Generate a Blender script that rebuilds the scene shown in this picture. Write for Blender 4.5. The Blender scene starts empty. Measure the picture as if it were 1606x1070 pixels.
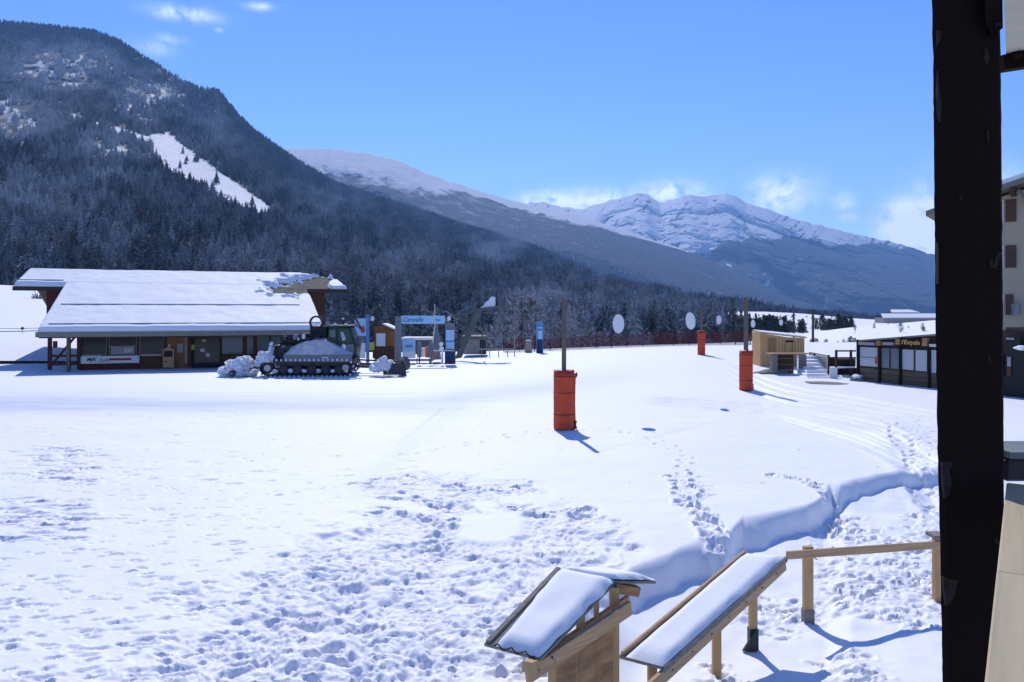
import bpy, math, random
import numpy as np
from mathutils import Vector, Matrix, noise as mn

R = math.radians
F, CX, HY, CH = 1250.0, 803.0, 490.0, 3.9
scene = bpy.context.scene
COL = scene.collection

# ------------------------------------------------------------------ camera, world, sun
cam_d = bpy.data.cameras.new('camera'); cam = bpy.data.objects.new('camera', cam_d); COL.objects.link(cam)
cam.location = (0, 0, CH); cam.rotation_euler = (R(90), 0, 0)
cam_d.lens = F / 1606 * 36; cam_d.shift_y = -45 / 1606; cam_d.clip_start = 0.1; cam_d.clip_end = 60000
scene.camera = cam

SUN_EL = 42.0
sdir = Vector((-0.13, 1.0, 0)).normalized() * math.cos(R(SUN_EL)) + Vector((0, 0, math.sin(R(SUN_EL))))
sun_d = bpy.data.lights.new('sun', 'SUN'); sun = bpy.data.objects.new('sun', sun_d); COL.objects.link(sun)
sun_d.energy = 3.4; sun_d.angle = R(0.5); sun_d.color = (1.0, 0.965, 0.91)
sun.location = (0, 0, 50); sun.rotation_euler = (-sdir).to_track_quat('-Z', 'Y').to_euler()

world = bpy.data.worlds.new('World'); scene.world = world; world.use_nodes = True
wn = world.node_tree.nodes; wl = world.node_tree.links
for n in list(wn): wn.remove(n)
w_out = wn.new('ShaderNodeOutputWorld'); w_bg = wn.new('ShaderNodeBackground')
sky = wn.new('ShaderNodeTexSky'); sky.sky_type = 'NISHITA'; sky.sun_disc = False
sky.sun_elevation = R(SUN_EL); sky.sun_rotation = math.atan2(sdir.x, sdir.y)
sky.altitude = 1400; sky.air_density = 1.0; sky.dust_density = 0.0; sky.ozone_density = 3.0
w_bg.inputs['Strength'].default_value = 0.15

def wmath(op, a, b=None, c=None):
    n = wn.new('ShaderNodeMath'); n.operation = op
    for i, v in enumerate((a, b, c)):
        if v is None: continue
        if isinstance(v, (int, float)): n.inputs[i].default_value = v
        else: wl.new(v, n.inputs[i])
    return n.outputs[0]
tc = wn.new('ShaderNodeTexCoord'); sep = wn.new('ShaderNodeSeparateXYZ'); wl.new(tc.outputs['Generated'], sep.inputs[0])
az = wmath('ARCTAN2', sep.outputs[0], sep.outputs[1])
elv = wmath('ARCTANGENT', wmath('DIVIDE', sep.outputs[2], wmath('SQRT', wmath('ADD', wmath('POWER', sep.outputs[0], 2.0), wmath('POWER', sep.outputs[1], 2.0)))))
# wisps and caps of cloud at their own bearings: bearing, height, half width, half height (degrees), strength
CLOUDS = [(-22.4, 19.1, 2.0, .42, .42), (-24.3, 16.8, 1.3, .5, .2), (-17.6, 20.1, .9, .25, .35), (-23.2, 17.5, .9, .3, .2), (-20.2, 18.4, .3, .16, .2),
          (2.9, 7.75, 2.2, .75, .95), (6.6, 7.7, 3.6, .9, .85), (11.4, 8.3, 2.2, .8, .9), (18.7, 7.9, 1.9, 1.2, .75), (17.5, 7.0, 2.0, .7, .5),
          (22.6, 7.3, .8, .55, .45), (22.9, 6.3, .7, .35, .35), (27.3, 5.0, 2.0, 1.8, 2.6), (29.8, 5.6, 2.6, 2.2, 2.6)]
no1 = wn.new('ShaderNodeTexNoise'); no1.inputs['Scale'].default_value = 38; no1.inputs['Detail'].default_value = 8; no1.inputs['Roughness'].default_value = .62
no1.inputs['Distortion'].default_value = .8
wl.new(tc.outputs['Generated'], no1.inputs['Vector'])
acc = None
for (a, e, wa, he, st) in CLOUDS:
    da = wmath('DIVIDE', wmath('SUBTRACT', az, R(a)), R(wa)); de = wmath('DIVIDE', wmath('SUBTRACT', elv, R(e)), R(he))
    r2 = wmath('ADD', wmath('MULTIPLY', da, da), wmath('MULTIPLY', de, de))
    g = wmath('MULTIPLY', wmath('EXPONENT', wmath('MULTIPLY', r2, -1.1)), st)
    acc = g if acc is None else wmath('MAXIMUM', acc, g)
nm = wmath('MULTIPLY', wmath('SUBTRACT', no1.outputs[0], .31), 6.0)
cl = wn.new('ShaderNodeMath'); cl.operation = 'MULTIPLY'; cl.use_clamp = True
wl.new(acc, cl.inputs[0]); wl.new(nm, cl.inputs[1])
hsv = wn.new('ShaderNodeHueSaturation'); hsv.inputs['Saturation'].default_value = 1.24; hsv.inputs['Hue'].default_value = .519
wl.new(sky.outputs[0], hsv.inputs['Color'])
wmix = wn.new('ShaderNodeMix'); wmix.data_type = 'RGBA'
wl.new(cl.outputs[0], wmix.inputs['Factor']); wl.new(hsv.outputs[0], wmix.inputs[6]); wmix.inputs[7].default_value = (7.6, 8.4, 9.4, 1)
wl.new(wmix.outputs[2], w_bg.inputs['Color']); wl.new(w_bg.outputs[0], w_out.inputs[0])

vs = scene.view_settings
scene.display_settings.display_device = 'sRGB'
vs.view_transform = 'Standard'; vs.look = 'None'; vs.exposure = 0.3; vs.gamma = 1; vs.use_curve_mapping = False
scene.cycles.max_bounces = 6; scene.cycles.volume_bounces = 0; scene.cycles.transparent_max_bounces = 12
scene.cycles.use_denoising = True

# ------------------------------------------------------------------ helpers
def W(px, py, d): return Vector(((px - CX) / F * d, d, CH + (HY - py) / F * d))
def G(px, py, z=0.0):
    d = (CH - z) * F / (py - HY); return Vector(((px - CX) / F * d, d, z))

class Fr:
    """a vertical frame on the ground: s runs along it, D is its depth"""
    def __init__(s, ox, oy, deg): s.ox, s.oy, s.r = ox, oy, R(deg); s.c, s.n = math.cos(s.r), math.sin(s.r)
    def s(s, px, D=0.0):
        k = (px - CX) / F
        return (k * (s.oy + s.c * D) - s.ox + s.n * D) / (s.c - k * s.n)
    def z(s, px, py, D=0.0):
        q = s.s(px, D); d = s.oy + s.n * q + s.c * D
        return CH + (HY - py) / F * d

class MB:
    def __init__(s): s.v = []; s.f = []
    def add(s, vs_, fs_):
        o = len(s.v); s.v += [tuple(v) for v in vs_]; s.f += [tuple(i + o for i in f) for f in fs_]; return s
    def box(s, x0, x1, y0, y1, z0, z1):
        return s.add([(x0,y0,z0),(x1,y0,z0),(x1,y1,z0),(x0,y1,z0),(x0,y0,z1),(x1,y0,z1),(x1,y1,z1),(x0,y1,z1)],
                     [(0,3,2,1),(4,5,6,7),(0,1,5,4),(1,2,6,5),(2,3,7,6),(3,0,4,7)])
    def beam(s, p, q, w, h, up=(0,0,1)):
        p, q = Vector(p), Vector(q); d = (q - p).normalized(); up = Vector(up)
        side = d.cross(up)
        if side.length < 1e-4: side = d.cross(Vector((1,0,0)))
        side.normalize(); u = side.cross(d).normalized()
        c = []
        for e in (p, q):
            for (a, b) in ((-1,-1),(1,-1),(1,1),(-1,1)): c.append(e + side * (w/2*a) + u * (h/2*b))
        return s.add(c, [(0,3,2,1),(4,5,6,7),(0,1,5,4),(1,2,6,5),(2,3,7,6),(3,0,4,7)][:0] + [(0,1,2,3),(7,6,5,4),(4,5,1,0),(5,6,2,1),(6,7,3,2),(7,4,0,3)])
    def cyl(s, p, q, r0, r1=None, n=10, cap=True):
        r1 = r0 if r1 is None else r1
        p, q = Vector(p), Vector(q); d = (q - p).normalized()
        a = d.cross(Vector((0,0,1)));
        if a.length < 1e-4: a = Vector((1,0,0))
        a.normalize(); b = d.cross(a)
        vs_ = []
        for e, r in ((p, r0), (q, r1)):
            for i in range(n):
                t = 2*math.pi*i/n; vs_.append(e + a*(r*math.cos(t)) + b*(r*math.sin(t)))
        fs_ = [(i, (i+1) % n, n+(i+1) % n, n+i) for i in range(n)]
        if cap: fs_ += [tuple(range(n-1, -1, -1)), tuple(range(n, 2*n))]
        return s.add(vs_, fs_)
    def prism(s, pts, y0, y1):
        n = len(pts)
        vs_ = [(x, y0, z) for x, z in pts] + [(x, y1, z) for x, z in pts]
        return s.add(vs_, [tuple(range(n)), tuple(range(2*n-1, n-1, -1))] + [(i, n+i, n+(i+1) % n, (i+1) % n) for i in range(n)])
    def hexa(s, c8): return s.add(c8, [(0,3,2,1),(4,5,6,7),(0,1,5,4),(1,2,6,5),(2,3,7,6),(3,0,4,7)])
    def lump(s, c, rad, seed=0, amp=.3, nu=14, nv=8, freq=1.6):
        vs_, fs_ = [], []
        for j in range(nv+1):
            th = math.pi*j/nv
            for i in range(nu):
                ph = 2*math.pi*i/nu
                d = Vector((math.sin(th)*math.cos(ph), math.sin(th)*math.sin(ph), math.cos(th)))
                k = 1 + amp*2*mn.fractal(d*freq + Vector((seed*7.1, seed*3.3, 0)), 1, 2, 4)
                vs_.append((c[0]+d.x*rad[0]*k, c[1]+d.y*rad[1]*k, c[2]+d.z*rad[2]*k))
        for j in range(nv):
            for i in range(nu):
                a, b = j*nu+i, j*nu+(i+1) % nu
                fs_.append((a, a+nu, b+nu, b))
        return s.add(vs_, fs_)
    def build(s, name, mat, parent=None, bevel=0, smooth=False):
        me = bpy.data.meshes.new(name); me.from_pydata(s.v, [], s.f); me.materials.append(mat)
        if smooth: me.polygons.foreach_set('use_smooth', [True]*len(me.polygons))
        me.update()
        o = bpy.data.objects.new(name, me); COL.objects.link(o)
        if parent: o.parent = parent
        if bevel:
            m = o.modifiers.new('bevel', 'BEVEL'); m.width = bevel; m.segments = 1; m.limit_method = 'ANGLE'
        return o

def tag(o, label=None, cat=None, group=None, kind=None):
    if label: o['label'] = label
    if cat: o['category'] = cat
    if group: o['group'] = group
    if kind: o['kind'] = kind
    return o
def thing(name, label, cat, loc=(0,0,0), deg=0, group=None):
    o = bpy.data.objects.new(name, None); COL.objects.link(o); o.location = loc; o.rotation_euler = (0,0,R(deg)); o.empty_display_size = .3
    return tag(o, label, cat, group)
def copy_tree(o, parent=None):
    c = o.copy(); COL.objects.link(c)
    if parent: c.parent = parent
    for ch in o.children: copy_tree(ch, c)
    return c

# ------------------------------------------------------------------ materials
def mat(name, col, rough=.8, metal=0, spec=.3, noise=None, bump=None, wood=None, trans=None):
    """noise=(scale, colour2, contrast) ; bump=(scale,strength,dist) ; wood=(axis vector scale, colour2)"""
    m = bpy.data.materials.new(name); m.use_nodes = True; nt = m.node_tree; N, L = nt.nodes, nt.links
    b = N['Principled BSDF']; b.inputs['Base Color'].default_value = (*col, 1); b.inputs['Roughness'].default_value = rough
    b.inputs['Metallic'].default_value = metal; b.inputs['Specular IOR Level'].default_value = spec
    t = N.new('ShaderNodeTexCoord')
    last = None
    if noise or wood:
        src, c2, con = noise if noise else (3.0, wood[1], 1.0)
        tx = N.new('ShaderNodeTexNoise'); tx.inputs['Detail'].default_value = 6; tx.inputs['Roughness'].default_value = .6
        if wood:
            mp = N.new('ShaderNodeMapping'); mp.inputs['Scale'].default_value = wood[0]; L.new(t.outputs['Object'], mp.inputs[0]); L.new(mp.outputs[0], tx.inputs['Vector']); tx.inputs['Scale'].default_value = 1
        else:
            L.new(t.outputs['Object'], tx.inputs['Vector']); tx.inputs['Scale'].default_value = src
        mr = N.new('ShaderNodeMapRange'); mr.inputs[1].default_value = .5 - .22/con; mr.inputs[2].default_value = .5 + .22/con
        L.new(tx.outputs[0], mr.inputs[0])
        mx = N.new('ShaderNodeMix'); mx.data_type = 'RGBA'; mx.inputs[6].default_value = (*col, 1); mx.inputs[7].default_value = (*c2, 1)
        L.new(mr.outputs[0], mx.inputs[0]); L.new(mx.outputs[2], b.inputs['Base Color']); last = tx
    if bump:
        tb = N.new('ShaderNodeTexNoise'); tb.inputs['Scale'].default_value = bump[0]; tb.inputs['Detail'].default_value = 6
        if wood: L.new(mp.outputs[0], tb.inputs['Vector']); tb.inputs['Scale'].default_value = 1
        else: L.new(t.outputs['Object'], tb.inputs['Vector'])
        bp = N.new('ShaderNodeBump'); bp.inputs['Strength'].default_value = bump[1]; bp.inputs['Distance'].default_value = bump[2]
        L.new(tb.outputs[0], bp.inputs['Height']); L.new(bp.outputs[0], b.inputs['Normal'])
    return m

SNOWC = (.90, .895, .885)
M = {}
M['snow_cap'] = mat('snow_cap', SNOWC, .7, spec=.2, bump=(7, .16, .02))
M['snow_dirty'] = mat('snow_dirty', (.62,.66,.72), .7, spec=.2, noise=(5,(.78,.81,.86),1.2), bump=(12,.5,.05))
M['pale_wood'] = mat('pale_wood', (.60,.38,.20), .75, wood=((9,9,1.2),(.46,.26,.12)), bump=(1,.25,.004))
M['pine_wood'] = mat('pine_wood', (.60,.40,.20), .75, wood=((14,14,1.5),(.42,.25,.11)), bump=(1,.3,.004))
M['hut_wood'] = mat('hut_wood', (.70,.43,.19), .75, wood=((14,14,1.5),(.50,.29,.12)), bump=(1,.3,.004))
M['beam_wood'] = mat('beam_wood', (.60,.39,.21), .75, wood=((1.6,1.6,26),(.40,.24,.12)), bump=(1,.35,.004))
M['clad_wood'] = mat('clad_wood', (.15,.115,.075), .85, wood=((1.2,1.2,20),(.09,.07,.05)), bump=(1,.4,.006))
M['ply_wood'] = mat('ply_wood', (.50,.28,.12), .75, wood=((2.2,2.2,9),(.2,.10,.045)), bump=(1,.2,.004))
M['grey_wood'] = mat('grey_wood', (.30,.27,.235), .85, wood=((5,20,20),(.17,.145,.12)), bump=(1,.4,.004))
M['dark_wood'] = mat('dark_wood', (.085,.058,.045), .85, wood=((8,8,1),(.045,.032,.027)), bump=(1,.4,.01))
M['deck_wood'] = mat('deck_wood', (.52,.44,.29), .8, wood=((34,1.4,5),(.36,.30,.20)), bump=(1,.3,.003))
M['black_wood'] = mat('black_wood', (.024,.014,.012), .9, spec=.1, wood=((12,12,1.3),(.022,.014,.012)), bump=(1,.6,.008))
M['peel'] = mat('peel', (.06,.045,.04), .9, noise=(40,(.03,.02,.02),1.5))
M['red_timber'] = mat('red_timber', (.13,.035,.03), .8, wood=((6,6,1),(.08,.025,.02)))
M['brown_wall'] = mat('brown_wall', (.13,.06,.032), .8, wood=((1,1,9),(.075,.034,.02)))
M['orange_wall'] = mat('orange_wall', (.34,.15,.06), .8, wood=((8,8,1),(.22,.09,.04)))
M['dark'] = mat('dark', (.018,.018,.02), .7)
M['dark_metal'] = mat('dark_metal', (.03,.033,.04), .5, metal=.3, noise=(6,(.06,.062,.07),1))
M['rubber'] = mat('rubber', (.02,.02,.023), .85, noise=(9,(.055,.058,.065),1.3))
M['steel'] = mat('steel', (.33,.35,.37), .45, metal=.7)
M['grey_paint'] = mat('grey_paint', (.20,.225,.25), .6, noise=(3,(.15,.165,.18),1))
M['olive_steel'] = mat('olive_steel', (.12,.14,.13), .7, noise=(2,(.09,.10,.10),1))
M['guard_snow'] = mat('guard_snow', (.40,.40,.43), .7, noise=(2.5,(.60,.61,.66),1.3), bump=(8,.3,.02))
M['white_paint'] = mat('white_paint', (.75,.76,.78), .5)
M['disc_white'] = mat('disc_white', (.72,.74,.78), .5)
M['pale_blue'] = mat('pale_blue', (.32,.55,.80), .45, noise=(1.5,(.40,.64,.86),1))
M['mid_blue'] = mat('mid_blue', (.12,.27,.50), .5)
M['navy'] = mat('navy', (.015,.04,.11), .5)
M['beige'] = mat('beige', (.34,.31,.27), .8, noise=(2,(.28,.25,.22),1))
M['plaster'] = mat('plaster', (.52,.44,.31), .9, noise=(.7,(.45,.38,.27),1), bump=(20,.2,.01))
M['shutter'] = mat('shutter', (.13,.07,.045), .7, wood=((1,1,12),(.08,.04,.03)))
M['pad'] = mat('pad', (.62,.085,.03), .6, noise=(4,(.48,.055,.022),1), bump=(6,.4,.03))
M['orange_plastic'] = mat('orange_plastic', (.70,.12,.03), .6)
M['net_red'] = mat('net_red', (.13,.025,.028), .7)
M['timber_pole'] = mat('timber_pole', (.20,.16,.13), .85, wood=((14,14,1),(.11,.085,.07)), bump=(1,.5,.01))
M['stone_roof'] = mat('stone_roof', (.06,.06,.05), .9, noise=(2.2,(.14,.13,.10),1.6), bump=(5,.8,.06))
M['rust_roof'] = mat('rust_roof', (.16,.10,.065), .9, noise=(2.5,(.09,.065,.05),1.3))
M['paper'] = mat('paper', (.62,.60,.52), .8, noise=(3,(.5,.48,.42),1))
M['red_print'] = mat('red_print', (.45,.03,.04), .6)
M['black_print'] = mat('black_print', (.02,.02,.025), .6)
M['grey_print'] = mat('grey_print', (.30,.30,.32), .6)
M['gold_print'] = mat('gold_print', (.62,.42,.12), .5)
M['blue_print'] = mat('blue_print', (.05,.16,.40), .6)
M['wire'] = mat('wire', (.07,.07,.08), .6)
M['yellow'] = mat('yellow', (.5,.48,.08), .6)
M['bush'] = mat('bush', (.10,.09,.085), .9, noise=(3,(.35,.36,.38),1))
M['ground_bare'] = mat('ground_bare', (.17,.18,.14), .95, noise=(3,(.25,.26,.22),1))
M['green_cab'] = mat('green_cab', (.012,.035,.03), .4)

def glass_mat(name, col, rough=.08):
    m = bpy.data.materials.new(name); m.use_nodes = True
    b = m.node_tree.nodes['Principled BSDF']; b.inputs['Base Color'].default_value = (*col, 1); b.inputs['Roughness'].default_value = rough
    b.inputs['Specular IOR Level'].default_value = .35
    return m
M['glass_dark'] = glass_mat('glass_dark', (.015,.017,.02))
M['glass_green'] = glass_mat('glass_green', (.05,.09,.075))
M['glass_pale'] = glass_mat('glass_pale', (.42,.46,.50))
M['glass_mid'] = glass_mat('glass_mid', (.13,.18,.19))

def tree_mat(name, dark, frostc):
    m = bpy.data.materials.new(name); m.use_nodes = True; N, L = m.node_tree.nodes, m.node_tree.links
    b = N['Principled BSDF']; b.inputs['Roughness'].default_value = .9; b.inputs['Specular IOR Level'].default_value = .1
    at = N.new('ShaderNodeAttribute'); at.attribute_type = 'INSTANCER'; at.attribute_name = 'frost'
    geo = N.new('ShaderNodeNewGeometry')
    tx = N.new('ShaderNodeTexNoise'); tx.inputs['Scale'].default_value = .9; L.new(geo.outputs['Position'], tx.inputs['Vector'])
    ad = N.new('ShaderNodeMath'); ad.operation = 'MULTIPLY_ADD'; L.new(tx.outputs[0], ad.inputs[0]); ad.inputs[1].default_value = 1.2; ad.inputs[2].default_value = -.6
    a2 = N.new('ShaderNodeMath'); a2.operation = 'ADD'; a2.use_clamp = True; L.new(at.outputs['Fac'], a2.inputs[0]); L.new(ad.outputs[0], a2.inputs[1])
    mx = N.new('ShaderNodeMix'); mx.data_type = 'RGBA'; mx.inputs[6].default_value = (*dark, 1); mx.inputs[7].default_value = (*frostc, 1)
    L.new(a2.outputs[0], mx.inputs[0]); L.new(mx.outputs[2], b.inputs['Base Color'])
    return m
M['conifer'] = tree_mat('conifer', (.048,.053,.045), (.50,.51,.52))
M['larch'] = tree_mat('larch', (.085,.072,.062), (.48,.49,.51))
def obj_tree_mat(name, dark, frostc, lo=.45, hi=.6, sc=2.2):
    return mat(name, dark, .9, spec=.1, noise=(sc, frostc, 1.6))
M['frost_twigs'] = obj_tree_mat('frost_twigs', (.085,.08,.08), (.40,.43,.48))
M['dark_needles'] = obj_tree_mat('dark_needles', (.018,.028,.022), (.07,.09,.09))
M['bark'] = mat('bark', (.06,.045,.04), .9)

# ------------------------------------------------------------------ numpy noise
def _hash(ix, iy, seed):
    h = (ix.astype(np.int64) * 374761393 + iy.astype(np.int64) * 668265263 + seed * 982451653) & 0xffffffff
    h = ((h ^ (h >> 13)) * 1274126177) & 0xffffffff
    return ((h ^ (h >> 16)) & 0xffff) / 65535.0
def vnoise(x, y, seed=0):
    ix, iy = np.floor(x), np.floor(y); fx, fy = x - ix, y - iy
    u, v = fx*fx*fx*(fx*(fx*6-15)+10), fy*fy*fy*(fy*(fy*6-15)+10)
    a, b = _hash(ix, iy, seed), _hash(ix+1, iy, seed); c, d = _hash(ix, iy+1, seed), _hash(ix+1, iy+1, seed)
    return (a*(1-u)+b*u)*(1-v) + (c*(1-u)+d*u)*v
def fbm(x, y, oct=4, seed=0, gain=.5):
    s = 0; a = 1; t = 0
    for o in range(oct):
        s = s + a*(vnoise(x, y, seed+o*17)-.5)*2; t += a; a *= gain; x, y = x*2.03+11.3, y*2.03+5.7
    return s/t
def ridged(x, y, oct=4, seed=0, gain=.5):
    s = 0; a = 1; t = 0
    for o in range(oct):
        s = s + a*(1-2*np.abs(vnoise(x, y, seed+o*13)-.5))**2; t += a; a *= gain; x, y = x*2.1+3.1, y*2.1+9.2
    return s/t
def sst(a, b, x): t = np.clip((x-a)/(b-a), 0, 1); return t*t*(3-2*t)

def grid_mesh(name, P, matl, attrs=None, smooth=True, flip=False):
    nr, nc = P.shape[:2]
    me = bpy.data.meshes.new(name); nv = nr*nc; me.vertices.add(nv); me.vertices.foreach_set('co', P.reshape(-1).astype(np.float32))
    i = np.arange(nv).reshape(nr, nc); a, b, c, d = i[:-1,:-1], i[:-1,1:], i[1:,1:], i[1:,:-1]
    q = np.stack([a,b,c,d] if not flip else [a,d,c,b], -1).reshape(-1, 4); nf = len(q)
    me.loops.add(nf*4); me.loops.foreach_set('vertex_index', q.reshape(-1).astype(np.int32))
    me.polygons.add(nf); me.polygons.foreach_set('loop_start', (np.arange(nf)*4).astype(np.int32))
    me.polygons.foreach_set('loop_total', np.full(nf, 4, np.int32))
    me.polygons.foreach_set('use_smooth', np.full(nf, smooth))
    me.update(calc_edges=True)
    for k, v in (attrs or {}).items():
        at = me.attributes.new(k, 'FLOAT', 'POINT'); at.data.foreach_set('value', v.reshape(-1).astype(np.float32))
    me.materials.append(matl)
    o = bpy.data.objects.new(name, me); COL.objects.link(o); return o

# ------------------------------------------------------------------ terrain materials
def attr_mat(name, attr, c0, c0b, c1, nscale, thr=.5, soft=.15, bump=None, c0c=None, amp=.6):
    m = bpy.data.materials.new(name); m.use_nodes = True; N, L = m.node_tree.nodes, m.node_tree.links
    b = N['Principled BSDF']; b.inputs['Roughness'].default_value = .85; b.inputs['Specular IOR Level'].default_value = .15
    t = N.new('ShaderNodeTexCoord'); at = N.new('ShaderNodeAttribute'); at.attribute_name = attr
    mp = N.new('ShaderNodeMapping'); mp.inputs['Scale'].default_value = (1, 1, .6); L.new(t.outputs['Object'], mp.inputs[0])
    n1 = N.new('ShaderNodeTexNoise'); n1.inputs['Scale'].default_value = nscale; n1.inputs['Detail'].default_value = 9; n1.inputs['Roughness'].default_value = .7; L.new(mp.outputs[0], n1.inputs['Vector'])
    n2 = N.new('ShaderNodeTexNoise'); n2.inputs['Scale'].default_value = nscale*7; n2.inputs['Detail'].default_value = 5; n2.inputs['Roughness'].default_value = .75; L.new(mp.outputs[0], n2.inputs['Vector'])
    r2 = N.new('ShaderNodeMapRange'); r2.inputs[1].default_value = .38; r2.inputs[2].default_value = .62; L.new(n2.outputs[0], r2.inputs[0])
    mx = N.new('ShaderNodeMix'); mx.data_type = 'RGBA'; mx.inputs[6].default_value = (*c0, 1); mx.inputs[7].default_value = (*c0b, 1); L.new(r2.outputs[0], mx.inputs[0])
    s = N.new('ShaderNodeMath'); s.operation = 'MULTIPLY_ADD'; L.new(n1.outputs[0], s.inputs[0]); s.inputs[1].default_value = amp; s.inputs[2].default_value = -amp/2
    s2 = N.new('ShaderNodeMath'); s2.operation = 'ADD'; L.new(s.outputs[0], s2.inputs[0]); L.new(at.outputs['Fac'], s2.inputs[1])
    mr = N.new('ShaderNodeMapRange'); mr.inputs[1].default_value = thr-soft; mr.inputs[2].default_value = thr+soft; L.new(s2.outputs[0], mr.inputs[0])
    m2 = N.new('ShaderNodeMix'); m2.data_type = 'RGBA'; L.new(mr.outputs[0], m2.inputs[0]); L.new(mx.outputs[2], m2.inputs[6]); m2.inputs[7].default_value = (*c1, 1)
    L.new(m2.outputs[2], b.inputs['Base Color'])
    if bump:
        bp = N.new('ShaderNodeBump'); bp.inputs['Strength'].default_value = bump[0]; bp.inputs['Distance'].default_value = bump[1]
        L.new(n2.outputs[0], bp.inputs['Height']); L.new(bp.outputs[0], b.inputs['Normal'])
    return m
M['near_mtn'] = attr_mat('near_mtn', 'snow', (.045,.045,.043), (.20,.20,.205), SNOWC, .012, bump=(.7, 9), amp=.8)
M['mid_mtn'] = attr_mat('mid_mtn', 'snow', (.018,.024,.030), (.09,.10,.125), SNOWC, .010, bump=(.8, 30), amp=1.3, soft=.22)
M['far_mtn'] = attr_mat('far_mtn', 'snow', (.05,.055,.065), (.10,.105,.12), SNOWC, .0045, bump=(.7, 40), amp=.9, soft=.09)
M['field_snow'] = attr_mat('field_snow', 'snow', (.10,.10,.10), (.2,.2,.2), SNOWC, .05, bump=(.1, .3))

def snow_ground_mat():
    m = bpy.data.materials.new('ground_snow'); m.use_nodes = True; N, L = m.node_tree.nodes, m.node_tree.links
    b = N['Principled BSDF']; b.inputs['Roughness'].default_value = .6; b.inputs['Specular IOR Level'].default_value = .18
    t = N.new('ShaderNodeTexCoord'); at = N.new('ShaderNodeAttribute'); at.attribute_name = 'packed'
    n1 = N.new('ShaderNodeTexNoise'); n1.inputs['Scale'].default_value = 7; n1.inputs['Detail'].default_value = 8; n1.inputs['Roughness'].default_value = .6; L.new(t.outputs['Object'], n1.inputs['Vector'])
    n2 = N.new('ShaderNodeTexNoise'); n2.inputs['Scale'].default_value = .5; n2.inputs['Detail'].default_value = 5; L.new(t.outputs['Object'], n2.inputs['Vector'])
    mul = N.new('ShaderNodeMath'); mul.operation = 'MULTIPLY'; L.new(n2.outputs[0], mul.inputs[0]); mul.inputs[1].default_value = .12
    ad = N.new('ShaderNodeMath'); ad.operation = 'ADD'; ad.use_clamp = True; L.new(mul.outputs[0], ad.inputs[0]); L.new(at.outputs['Fac'], ad.inputs[1])
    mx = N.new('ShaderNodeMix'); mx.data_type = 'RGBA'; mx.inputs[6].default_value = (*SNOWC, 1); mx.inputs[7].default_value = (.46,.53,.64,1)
    L.new(ad.outputs[0], mx.inputs[0]); L.new(mx.outputs[2], b.inputs['Base Color'])
    bp = N.new('ShaderNodeBump'); bp.inputs['Distance'].default_value = .03
    ar = N.new('ShaderNodeAttribute'); ar.attribute_name = 'rough'; ms = N.new('ShaderNodeMath'); ms.operation = 'MULTIPLY_ADD'; L.new(ar.outputs['Fac'], ms.inputs[0]); ms.inputs[1].default_value = .75; ms.inputs[2].default_value = .22; L.new(ms.outputs[0], bp.inputs['Strength'])
    L.new(n1.outputs[0], bp.inputs['Height']); L.new(bp.outputs[0], b.inputs['Normal'])
    return m
M['ground_snow'] = snow_ground_mat()

# ------------------------------------------------------------------ the snow ground
def seg_dist(px, py, pts):
    best = np.full(px.shape, 1e9)
    for (x0, y0), (x1, y1) in zip(pts[:-1], pts[1:]):
        dx, dy = x1-x0, y1-y0; t = np.clip(((px-x0)*dx+(py-y0)*dy)/(dx*dx+dy*dy), 0, 1)
        best = np.minimum(best, np.hypot(px-(x0+t*dx), py-(y0+t*dy)))
    return best
EDGE = [(-900,1400),(600,1250),(760,1120),(840,1030),(880,960),(905,925),(930,902),(984,890),(1055,864),(1100,842),(1120,838),(1148,828),(1164,806),(1200,801),(1230,796),(1265,786),(1285,772),(1300,752),(1318,752),(1345,745),(1380,740),(1422,735),(1477,724),(1540,716),(1700,704),(2300,690),(3200,680)]
ex = np.array([e[0] for e in EDGE], float); ey = np.array([CH*F/(e[1]-HY) for e in EDGE])
def base_h(x, y):
    px = CX + F*x/y
    h = (-.3+.95*sst(650, 1150, px))*sst(45, 76, y)
    h = h + .10*fbm(x/9, y/9, 3, 5)*sst(60, 20, y)
    fall_l = -9.0*sst(80, 170, y); fall_r = -2.6*sst(84, 128, y) - 6*sst(150, 300, y)
    w = sst(1080, 1180, px)
    return h + fall_l*(1-w) + fall_r*w
def drop_h(x, y):
    px = CX + F*x/y
    e = np.interp(px + 14*fbm(x/1.3, y/3, 2, 9), ex, ey) + .12*fbm(x/1.5, y/1.5, 2, 4)
    s = e - y
    var = fbm(x/1.1, y/1.5, 3, 15, .5)*1.3
    w = np.clip(.72 + .4*var, .45, 1.1) + .5*np.exp(-((px-1135)/16)**2) + .6*np.exp(-((px-1310)/14)**2)
    t = np.clip(s/w, 0, 1)
    dep = (.45-.12*sst(1290, 1340, px))*sst(870, 1010, px) + .05*var
    return -dep*t**2.2 - .10*sst(.2, 2.5, s)*sst(900, 1100, px), s
def ell(px, py, L_):
    m = np.full(px.shape, -9.0)
    for (cx, cy, rx, ry, st) in L_: m = np.maximum(m, st*(1-np.hypot((px-cx)/rx, (py-cy)/ry)))
    return m
TR = [(640,970,330,140,1.0),(480,1060,340,90,1.0),(720,820,190,70,.9),(900,830,90,50,.9),(840,1000,130,140,1),(640,770,120,26,.55),(800,768,90,20,.6),(700,905,300,90,1)]
IS = [(765,826,80,34,1),(625,802,75,20,1),(760,792,42,13,.9),(770,930,45,22,.9),(600,930,40,14,.6),(880,915,36,24,.8)]
TL = [(1380,860,150,95,.9),(1440,690,45,55,.9),(1330,790,60,30,.7),(1250,905,110,40,.6),(1450,800,60,60,.8),(1320,1010,120,50,.35),(1130,1000,60,60,.6)]
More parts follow.
